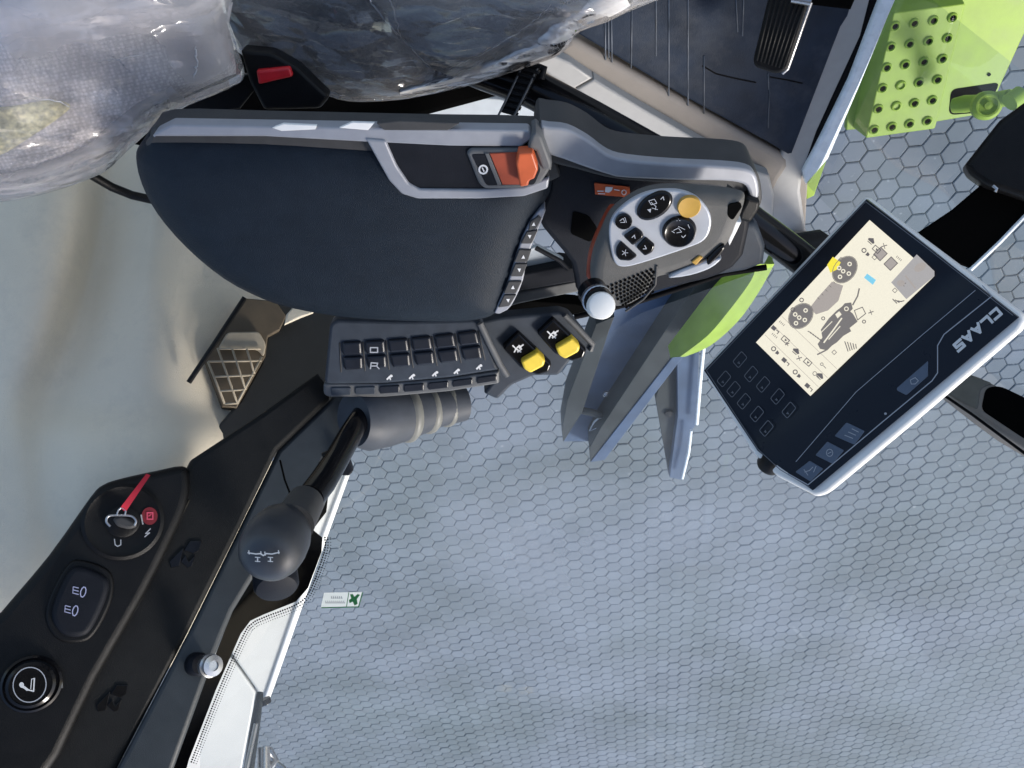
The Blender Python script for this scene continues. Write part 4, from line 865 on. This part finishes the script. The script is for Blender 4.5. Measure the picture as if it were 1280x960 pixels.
solid('silver_crescent', FJ.up(0.001), cr([(836, 348), (862, 345), (888, 336), (902, 324), (892, 324), (868, 332), (846, 341)], 3), 0, -0.008, SATIN, joy, 0.002)
solid('gold_tab', FJ.up(0.0015), rnd([(864, 328), (874, 320), (879, 322), (870, 332)], 1.5), 0, -0.008, AMBER, joy, 0.001)
solid('trigger', FJ.up(0.0025), cr([(884, 326), (894, 314), (904, 307), (906, 312), (896, 324), (886, 332)], 3), 0, -0.014, GLOSSBLACK, joy, 0.002)
solid('edge_wedge', FJ.up(-0.006), [(914, 275), (927, 278), (912, 308), (909, 300)], 0, -0.02, WHITE, joy, 0.002)
solid('handle_dimple', FJ, rnd([(910, 255), (924, 253), (928, 258), (916, 276), (909, 270)], 4), 0.0004, -0.01, VOID, joy, 0.0004)
# keypad
KN = Vector((0.0, 0.22, 0.97))
FK = fr(510, 440, 1.04, KN)
kp = solid('keypad', FK, rnd([(412, 406), (420, 400), (500, 402), (592, 400), (600, 402), (622, 458), (623, 463), (560, 473), (480, 480), (410, 481), (405, 478)], 5), 0.0, -0.02, BLUEGREY, ar, 0.004)
solid('key_ledge', FK.up(-0.003), rnd([(404, 480), (480, 480), (560, 474), (624, 464), (624, 480), (560, 490), (480, 497), (410, 497), (404, 493)], 3), 0, -0.02, GREY, kp, 0.003)
def keyq(u, v):
    top0, top1, bot0, bot1 = (425, 428), (598, 413), (427, 465), (607, 450)
    bow = 6 * math.sin(math.pi * u) * 0.6
    p = quad([top0, top1, bot1, bot0], u, v); return (p[0], p[1] + bow * 0.6)
for r in range(2):
    for c in range(6):
        u0, u1, v0, v1 = (c + 0.07) / 6, (c + 0.91) / 6, (r + 0.05) / 2, (r + 0.93) / 2
        sh_ = 0.0 if r == 0 else 0.004
        P = [keyq(u0, v0), keyq(u1, v0), keyq(u1 - sh_, v1), keyq(u0 + sh_ * 2, v1)]
        solid('key', FK, rnd(P, 3, 3), 0.004, -0.001, KEYM, kp, 0.0032, 4)
gv = MB()
for c in range(7): tube_mb(gv, [FK.p(*keyq(c / 6 - .003, 0.02), .0002), FK.p(*keyq(c / 6 - .003, 1.0), .0002)], 0.0008, 6)
gv.build('key_rib', DKGREY, kp)
for c in range(7):
    a0, a1 = c / 7 + 0.012, (c + 1) / 7 - 0.014
    top = lambda u: (411 + 213 * u, 483 - 16 * u * u); bot = lambda u: (411 + 213 * u, 496 - 19 * u * u)
    P = [top(a0), top(a1), bot(a1), bot(a0)]
    P = [mix(P[0], P[3], 0.14), mix(P[1], P[2], 0.14), mix(P[1], P[2], 0.86), mix(P[0], P[3], 0.86)]
    solid('ledge_key', FK.up(-0.003), rnd(P, 2, 3), 0.002, -0.001, BLUEGREY if c < 2 else KEYM, kp, 0.001, 2)
ka = Ink(FK, 0.0046); ka.line([(463, 434.5), (463, 440.5), (472, 440.5), (472, 434.5)], 1.5, True); ka.line([(464, 457.5), (471, 457.5), (472, 454), (464, 453.5), (463, 461)], 1.5); ka.line([(471, 458), (474, 461)], 1.3); ka.build('key_symbols', DIMP, kp)
kb = Ink(FK, 0.0006)
for cx, cy in ((487, 472), (515, 471), (544, 467.5), (571, 464.5), (599, 459)):
    kb.line([(cx - 3, cy + 2), (cx, cy - 1), (cx + 3, cy - 2)], 2.2); kb.line([(cx, cy - 1), (cx + 1, cy + 2.5)], 1.6); kb.poly(ell(cx + 2, cy - 2, 1.8, 1.8, 0, 8))
kb.build('ledge_symbols', WHITEP, kp)['kind'] = 'stuff'
tube('keypad_rib', [FK.p(x, y, .002) for x, y in ((600, 404), (612, 430), (625, 456), (634, 470))], 0.004, GREY, kp, 8)
# switch pod panel
FP = fr(670, 435, 1.07, Vector((0.05, 0.25, 0.95)))
sp_ = solid('switch_pod', FP, rnd([(598, 402), (630, 396), (700, 390), (712, 394), (742, 432), (738, 440), (716, 448), (698, 470), (668, 470), (640, 482), (622, 500), (604, 492), (622, 470)], 4), 0, -0.02, BLUEGREY, ar, 0.004)
tube('pod_edge', [FP.p(x, y, .001) for x, y in ((706, 394), (722, 410), (741, 431), (738, 438))], 0.0035, GREY, sp_, 8)
for dx, dy in ((0, 0), (43.5, -17.5)):
    o_ = lambda P: [(x + dx, y + dy) for x, y in P]
    b_ = solid('lever_switch', FP, rnd(o_([(628, 435), (648, 416), (690, 456), (686, 466), (672, 470), (650, 460)]), 3), 0.010, -0.004, GLOSSBLACK, ar, 0.003)
    solid('yellow_tip', FP, rnd(o_([(651, 452), (671, 440), (682, 451), (680, 458), (663, 467), (655, 462)]), 3), 0.019, 0.004, YELLOW, b_, 0.003)
    kc = Ink(FP, 0.0106)
    for P in ([(641, 432), (645, 436), (651, 440)], [(645, 436), (649, 432)], [(647, 440), (652, 436)], [(643, 440), (645, 436)], [(651, 433), (654, 431)]): kc.line(o_(P), 1.7)
    kc.poly(ell(650 + dx, 434 + dy, 2, 2, 0, 8)); kc.build('switch_symbol', WHITEP, b_)

# ------------------------------------------------------------------ gear lever with boot
hub = at(470, 525, 1.13)
gl = thing('gear_lever', 'black hand lever with a grey ball knob rising from a rubber boot', 'lever', hub)
axb = (at(430, 522, 1.08) - at(560, 500, 1.17))
tube('boot', [at(578, 503, 1.19), at(545, 508, 1.17), at(520, 513, 1.155), at(500, 517, 1.14), at(480, 520, 1.125), at(458, 523, 1.105), at(442, 525, 1.09)], [0.026, 0.029, 0.034, 0.038, 0.041, 0.042, 0.034], mat('boot_rubber', (0.048, 0.055, 0.068), 0.5, bump=0.2, bscale=900, spec=0.3), gl, 32, 30)
for px, py, d, r in ((556, 506, 1.18, 0.031), (533, 511, 1.165, 0.0345), (506, 516, 1.145, 0.0405)):
    c0 = at(px, py, d); lathe('boot_ring', c0, axb, [(r - .004, -0.008), (r - .0005, -0.003), (r, 0.0), (r - .0005, 0.003), (r - .004, 0.008)], mat('boot_ridge', (0.15, 0.15, 0.135), 0.5), gl, 32)
tube('shaft', [at(452, 520, 1.09), at(437, 545, 1.05), at(420, 575, 1.0), at(402, 604, 0.95), at(388, 622, 0.92)], [0.0135, 0.0145, 0.0145, 0.0155, 0.0150], GLOSSBLACK, gl, 20)
tube('cable_guide', [at(404, 573, 1.0), at(396, 590, 0.975), at(384, 610, 0.94)], 0.003, STEEL, gl, 8)
tube('shaft_nut', [at(413, 568, 1.0), at(405, 572, 1.0)], 0.006, BLACK, gl, 10)
kax = at(336, 706, 0.805) - at(392, 612, 0.93)
lathe('collar', at(378, 634, 0.895), kax, [(0.015, -0.016), (0.019, -0.012), (0.0205, 0.010), (0.022, 0.03)], DKGREY, gl, 24)
kc_ = at(343, 680, 0.845)
lathe('knob', kc_, kax, [(0.016, -0.046), (0.021, -0.042), (0.0275, -0.03), (0.0315, -0.015), (0.0325, 0.0), (0.0315, 0.012), (0.028, 0.022), (0.022, 0.029), (0.012, 0.0335), (0.001, 0.0345)], mat('knob_plastic', (0.040, 0.043, 0.050), 0.38, bump=0.2, bscale=1500), gl, 40, 60)
kfn = Fr(at(330, 692, 0.806), -ray(330, 692))
kd = Ink(kfn, 0.0); kd.line([(310, 691), (320, 692.5), (326, 692), (329, 694.5), (333, 692), (340, 692.5), (349, 690.5)], 1.6)
for cx in (322, 338): kd.line([(cx - 3, 696.5), (cx + 3, 697)], 1.1); kd.line([(cx - 3, 701.5), (cx + 3, 702)], 1.1); kd.line([(cx, 697), (cx, 702)], 1.6)
for x, y in ((311, 688.5), (326, 689.5), (331, 690), (348, 688)): kd.line([(x, y), (x + 0.5, y + 4)], 1.3)
kd.build('gate_symbols', WHITEP, gl)
lb = thing('release_knob', 'small black round knob on the window frame below the lever knob', 'knob', at(345, 735, 1.0))
lathe('knob_body', at(345, 728, 1.01), ray(345, 728) * -0.6 + Vector((0, -0.5, 0.2)), [(0.026, -0.02), (0.026, 0.004), (0.023, 0.009), (0.015, 0.011), (0.001, 0.0115)], PANEL, lb, 28)
cl_ = tag(solid('cable_clip', fr(430, 583, 1.12, (0.1, 0.6, 0.8)), rnd([(420, 590), (426, 575), (434, 569), (441, 590), (436, 595), (421, 594)], 2), 0, -0.02, PANEL, None, 0.002), 'small black clip beside the lever shaft at the window edge', 'clip')

# ------------------------------------------------------------------ touchscreen terminal
TN = Vector((-0.63, 0.42, 0.65))
FT = fr(1078, 434, 0.93, TN)
tm = thing('touchscreen', 'tilted black touchscreen monitor with white rim, machine display and keys', 'monitor', FT.p(1078, 434))
solid('rear_housing', FT, rnd([(1083, 250), (1280, 403), (1275, 416), (1030, 618), (1016, 622), (950, 580), (880, 466)], 8), -0.010, -0.040, GREY, tm, 0.006, taper=-0.03)
solid('white_rim', FT, rnd([(1081, 245), (1200, 334), (1276, 392), (1282, 402), (1276, 414), (1140, 530), (1034, 618), (1020, 622), (970, 596), (940, 566), (876, 462)], 5), -0.0040, -0.018, WHITE, tm, 0.005, 4)
# curved glass face
GA, GB_, GC, GD = (1083, 249), (1273, 397), (1016, 612), (880, 463)
mb = MB(); NU, NV = 2, 24; V = []; R_ = []
def face_h(v):
    t = (v - 0.60) / 0.14
    return 0.0015 - 0.0032 * math.exp(-t * t * 1.8) + (0.0 if v < 0.6 else 0.002 * (v - 0.6))
outline = rnd([GA, (1200, 339), (1270, 394), (1271, 401), (1130, 520), (1022, 612), (1014, 613), (975, 590), (948, 565), GD], 3)
# strips across v
for j in range(NV + 1):
    v = j / NV
    L_, R2 = mix(GA, GB_, v), None
    low = mix(GD, (948, 565), v / 0.72) if v < 0.72 else mix((948, 565), (1016, 613), (v - 0.72) / 0.28)
    V.append(FT.p(*L_, face_h(v))); V.append(FT.p(*low, face_h(v)))
n_ = len(V); d_ = FT.n * 0.006
mb.add(V + [p - d_ for p in V], [[2 * j, 2 * j + 1, 2 * j + 3, 2 * j + 2] for j in range(NV)] + [[n_ + 2 * j, n_ + 2 * j + 2, 2 * j + 2, 2 * j] for j in range(NV)] + [[2 * j + 1, 2 * j + 3, n_ + 2 * j + 3, n_ + 2 * j + 1] for j in range(NV)] + [[0, 1, n_ + 1, n_], [2 * NV, 2 * NV + 1, n_ + 2 * NV + 1, n_ + 2 * NV]])
g_ = mb.build('front_glass', mat('terminal_glass', (0.006, 0.008, 0.014), 0.30, namt=0.05, spec=0.26), tm, 25)
bm = bmesh.new(); bm.from_mesh(g_.data); bmesh.ops.recalc_face_normals(bm, faces=bm.faces); bm.to_mesh(g_.data); bm.free()
kz = Ink(FT, 0.0024); kz.line([(1082, 252), (1160, 311), (1266, 394)], 1.0); kz.line([(1082, 252), (883, 463), (947, 561), (975, 587), (1012, 609)], 0.9); kz.build('edge_line', FAINT, tm)
ke = Ink(FT, 0.0030)
ke.line([(1219, 363), (1150, 421), (1070, 490), (995, 577)], 0.8); ke.line([(1228, 357), (1240, 370), (1180, 418), (1172, 432), (1172, 466), (1165, 476), (1100, 530), (1010, 606), (985, 592)], 1.3)
ke.build('panel_line', DIMP, tm)
scr = Ink(FT, 0.0028); SQ_ = [(1087, 275), (1168, 345), (1013, 495), (945, 428)]; scr.poly(SQ_); so = scr.build('screen', SCREEN, tm)
def sx(u, v): return quad(SQ_, u, v)         # u across (0..1 top edge), v along towards the keys
s1 = Ink(FT, 0.0034)
s1.poly(ell(1056, 337, 13, 18, 38, 22)); s1.build('gauge_dial', SCR_GREY, so)
s1 = Ink(FT, 0.0034); s1.poly(ell(1001, 395, 13, 17, 42, 22)); s1.build('gauge_dial', SCR_GREY, so)
s1b = Ink(FT, 0.0033); s1b.poly([(1040, 352), (1054, 357), (1048, 376), (1035, 388), (1020, 393), (1012, 385), (1022, 372)]); s1b.build('gauge_band', SCR_MID, so)
s2 = Ink(FT, 0.0040)
for cx, cy in ((1056, 337), (1001, 395)):
    for dx, dy in ((-2, 2), (6, -7), (-6, 9), (5, 5), (-7, -2)): s2.ring(cx + dx, cy + dy, 2.2, 2.2, 1.3, 0, 8)
s2.build('gauge_marks', SCREEN, so)
s3 = Ink(FT, 0.0036)
s3.poly([(1036, 398), (1046, 388), (1054, 382), (1066, 392), (1072, 402), (1062, 410), (1064, 414), (1054, 420), (1046, 428), (1040, 432), (1034, 438), (1025, 436), (1022, 430), (1028, 422), (1026, 412)])
s3.poly([(1050, 386), (1056, 379), (1064, 378), (1066, 386), (1060, 392)]); s3.line([(1022, 443), (1032, 438), (1044, 426)], 1.8); s3.line([(1066, 381), (1072, 370), (1074, 361)], 1.8)
s3.build('machine_drawing', SCR_GREY, so)
s4 = Ink(FT, 0.0042); s4.line([(1030, 428), (1042, 412), (1052, 398)], 1.8); s4.line([(1036, 424), (1050, 408)], 1.2); s4.ring(1058, 386, 2.4, 2.4, 1.1, 0, 10); s4.line([(1026, 416), (1040, 402)], 1.0); s4.poly([(1044, 393), (1049, 389), (1052, 393), (1047, 398)]); s4.build('machine_detail', SCREEN, so)
s5 = Ink(FT, 0.0036)
s5.line([(1068, 388), (1078, 384), (1082, 392), (1072, 400)], 1.0, True)
rg = random.Random(11)
ex = Ink(FT, 0.0035)
for r in range(11):
    for c in range(4):
        u, v = 0.10 + c * 0.235 + rg.uniform(-.03, .03), 0.06 + r * 0.083 + rg.uniform(-.02, .02)
        x, y = sx(u, v)
        if rg.random() < 0.62 and not (990 < x < 1075 and 330 < y < 440):
            k = rg.randint(0, 3); w_ = rg.uniform(2.2, 3.6)
            if k == 0: ex.line([(x - w_, y), (x, y - w_), (x + w_, y), (x, y + w_)], 0.8, True)
            elif k == 1: ex.line([(x - w_, y + 1), (x + w_, y - 1)], 1.2); ex.line([(x - 1, y - w_), (x + 1, y + w_)], 0.9)
            elif k == 2: ex.ring(x, y, w_ * .7, w_ * .7, 0.8, 0, 8); ex.line([(x + 2, y + 2), (x + 5, y + 5)], 0.9)
            else:
                for q in range(4): ex.line([(x + q * 1.7 - 3, y + q * 1.5 - 3), (x + q * 1.7 - 1.6, y + q * 1.5 - 4.6)], 0.8)
ex.line(ell(1056, 337, 13.6, 18.6, 38, 22), 0.8, True).line(ell(1001, 395, 13.6, 17.6, 42, 22), 0.8, True)
for k in range(9): ex.line([(1022 + k * 5, 372 - k * 5), (1024 + k * 5, 374 - k * 5)], 0.8)
ex.build('small_icons', SCR_GREY, so)['kind'] = 'stuff'
rg = random.Random(5)
for q, (cx, cy) in enumerate(((969, 411), (982, 425), (969, 438), (996, 438), (982, 451), (1010, 453), (996, 467), (1026, 469), (1011, 483), (1096, 312), (1082, 315), (1090, 300))):
    G = lambda P: [(cx + x * 0.75 - y * 0.66, cy + x * 0.66 + y * 0.75) for x, y in P]
    if q % 4 == 0: s5.poly(G([(-5, -2), (1, -2), (1, 3), (-5, 3)])); s5.line(G([(2, 0), (6, 0), (6, 3)]), 1.1)
    elif q % 4 == 1: s5.line(G([(-5, -3), (4, -3), (4, 3), (-5, 3)]), 1.0, True); s5.poly(G([(-2, -1), (2, -1), (0, 2)]))
    elif q % 4 == 2: s5.ring(cx - 2, cy - 2, 2.6, 2.6, 1.2, 0, 10); s5.poly(G([(2, -2), (6, -1), (6, 2), (2, 3)]))
    else: s5.poly(G([(-5, 1), (0, -3), (5, 1), (4, 3), (-4, 3)])); s5.line(G([(-3, 4.5), (3, 4.5)]), 1.0)
s5.ring(991, 387, 2.4, 2.4, 1.1, 0, 8); s5.ring(1002, 375, 2.4, 2.4, 1.1, 0, 8); s5.ring(1029, 398, 2, 2, 1.0, 0, 8); s5.ring(1080, 402, 2, 2, 1.0, 0, 8)
for k in range(5): s5.line([(1056 + k * 3.4, 427 + k * 0.8), (1060 + k * 2.6, 439 - k * 0.9)], 1.1)
for k in range(4): s5.line([(1116 + k * 3, 374 + k), (1121 + k * 3, 379 - k)], 1.2)
for k in range(6): s5.line([(1010 + k * 3, 414 + k * 2.2), (1014 + k * 3, 416 + k * 2.2)], 1.0)
for x, y in ((1100, 318), (1113, 330)): s5.line([(x - 8, y), (x + 1, y - 9), (x + 9, y - 1), (x, y + 8)], 1.0, True)
s5.build('screen_icons', SCR_DARK, so)['kind'] = 'stuff'
s6 = Ink(FT, 0.0033)
for x, y in ((1100, 318), (1113, 330)): s6.poly([(x - 8, y), (x + 1, y - 9), (x + 9, y - 1), (x, y + 8)])
s6.build('icon_tiles', SCR_MID, so)
s7 = Ink(FT, 0.0036); s7.poly([(1034, 331), (1041, 321), (1051, 328), (1046, 337), (1038, 341)]); s7.build('yellow_field', SCR_YEL, so)
s8 = Ink(FT, 0.0036); s8.poly([(1080, 347), (1084, 342), (1095, 350), (1091, 356)]); s8.build('blue_field', SCR_BLUE, so)
s9 = Ink(FT, 0.0034); s9.poly([(1146, 318), (1168, 339), (1168, 345), (1133, 374), (1114, 353)]); s9.build('camera_view', SCR_VIDEO, so)
s10 = Ink(FT, 0.0038); s10.poly(ell(1150, 334, 8, 5, -30, 14)); s10.poly(ell(1126, 354, 5, 4, 0, 12)); s10.line([(1132, 345), (1144, 360)], 2); s10.build('camera_shapes', SCR_MID, so)
s11 = Ink(FT, 0.0036)
for k in range(3): a, b = sx(0.0 + 0.02, 0.78 + k * 0.075), sx(0.98, 0.78 + k * 0.075); s11.line([a, b], 0.5)
s11.build('screen_grid', SCR_MID, so)
# ten touch keys
KS = ((923.5, 450.5), (940, 465), (953, 476), (970, 490), (982, 509))
for r, L in enumerate((((926, 453), (942, 465), (957, 479), (971, 491), (979, 509)), ((904, 473), (917, 488), (930, 503), (944, 518), (958, 537)))):
    pass
keys = [(925, 450), (939, 468), (954, 481), (972, 496), (986, 513), (905, 474), (917, 487), (930, 502), (946, 518), (958, 536)]
for x, y in keys:
    kk = Ink(FT, 0.0024); kk.line(rnd([(x - 9, y + 2), (x + 2, y - 11), (x + 9, y - 3), (x - 2, y + 10)], 2, 2), 0.9, True); kk.poly(ell(x - 1, y + 4, 1.1, 1.1, 0, 6)); kk.line([(x - 3, y + 4), (x - 1, y + 2)], 0.7); kk.build('touch_key', FAINT, tm)
TB = mat('touch_button', (0.075, 0.10, 0.145), 0.4, namt=0.05)
FTB = FT.up(0.0022)
for P in ([(1058, 528), (1081, 539), (1068, 556), (1043, 545)], [(1034, 552), (1055, 563), (1041, 580), (1019, 569)], [(1012, 576), (1029, 586), (1013, 602), (994, 590)]):
    solid('soft_button', FTB, rnd(P, 1.5, 2), 0.0008, -0.002, TB, tm, 0.0003, 2)
solid('home_button', FTB, rnd([(1160, 451), (1160, 470), (1133, 494), (1121, 488), (1121, 485)], 1.5, 2), 0.0008, -0.002, TB, tm, 0.0003, 2)
kj = Ink(FTB, 0.0014)
for k in range(3): kj.line([(1056 + k * 4.5, 546 - k * 4 - 2), (1066 + k * 3.5, 546 - k * 4 + 2)], 1.0)
kj.ring(1037, 566, 4, 4.5, 1.0, 0, 12); kj.line([(1035, 567), (1039, 565)], 1.0); kj.line([(1006, 590), (1012, 588), (1016, 584)], 1.0); kj.line([(1005, 587), (1010, 594)], 0.9); kj.line([(1017, 590), (1020, 583)], 1.0)
kj.line([(1138, 475), (1144, 472), (1148, 476), (1144, 480), (1139, 480)], 1.0, True); kj.build('button_symbols', DIMP, tm)
LU = (Vector((1190, 440)) - Vector((1249, 389))).normalized(); LV = Vector((-LU.y, LU.x)) * -1
if LV.x < 0: LV = -LV
for k, st in enumerate(([[(1, .95), (.12, .95), (.12, .05), (1, .05)]], [[(.12, 1), (.12, .05), (1, .05)]], [[(.05, -.05), (.5, .95), (.95, -.05)], [(.3, .3), (.7, .3)]], [[(.05, -.05), (.5, .95), (.95, -.05)], [(.3, .3), (.7, .3)]], [[(1, .95), (.12, .95), (.12, .52), (.88, .48), (.88, .05), (0, .05)]])):
    lt_ = Ink(FT, 0.0036)
    for L in st: lt_.line([tuple(Vector((1247.5, 385.5)) + LU * (k * 15.2 + x * 12) + LV * (y * 10.5 - 2)) for x, y in L], 3.6)
    lt_.build('letter', WHITEP, tm)
lathe('indicator', FT.p(1107, 517, 0.003), TN, [(0.0014, 0), (0.0014, 0.0005)], DIMP, tm, 8)
kn = lathe('side_knob', FT.p(962, 580, -0.016), (FT.p(950, 594, -.02) - FT.p(965, 570, -.012)), [(0.010, -0.02), (0.014, -0.012), (0.015, 0.002), (0.013, 0.006), (0.001, 0.007)], BLACK, tm, 20)
tube('support_arm', [at(925, 266, 0.955), at(940, 278, 0.96), at(980, 307, 0.975), at(1030, 345, 1.0), at(1080, 390, 1.03)], 0.0182, GLOSSBLACK, tm, 28)
solid('mount', FT, rnd([(1010, 330), (1080, 300), (1150, 400), (1080, 500), (980, 480)], 12), -0.036, -0.075, BLACK, tm, 0.006)
tube('arm_knuckle', [at(985, 312, 1.05), at(1020, 305, 1.06), at(1040, 320, 1.06)], 0.018, BLACK, tm, 16)
# black bracket at the far front
kb_ = fr(1225, 220, 1.15, (-0.4, 0.5, 0.75))
br = thing('black_bracket', 'black angular box on a broad flat arm right of the touchscreen', 'bracket', kb_.p(1240, 200))
solid('box', kb_, rnd([(1320, 100), (1283, 126), (1250, 150), (1206, 206), (1212, 218), (1232, 232), (1285, 250), (1340, 262), (1340, 100)], 4), 0.03, -0.03, BLACK, br, 0.008)
solid('arm', kb_, [(1232, 226), (1190, 262), (1148, 290), (1170, 320), (1214, 336), (1252, 300), (1300, 250), (1300, 226)], -0.01, -0.03, VOID, br, 0.003)
tube('pale_edge', [kb_.p(x, y, -.012) for x, y in ((1213, 337), (1250, 302), (1292, 258))], 0.003, PALEEDGE, br, 8)
tube('catch', [kb_.p(x, y, .032) for x, y in ((1241, 232), (1246, 236), (1244, 240))], 0.0022, STEEL, br, 8)
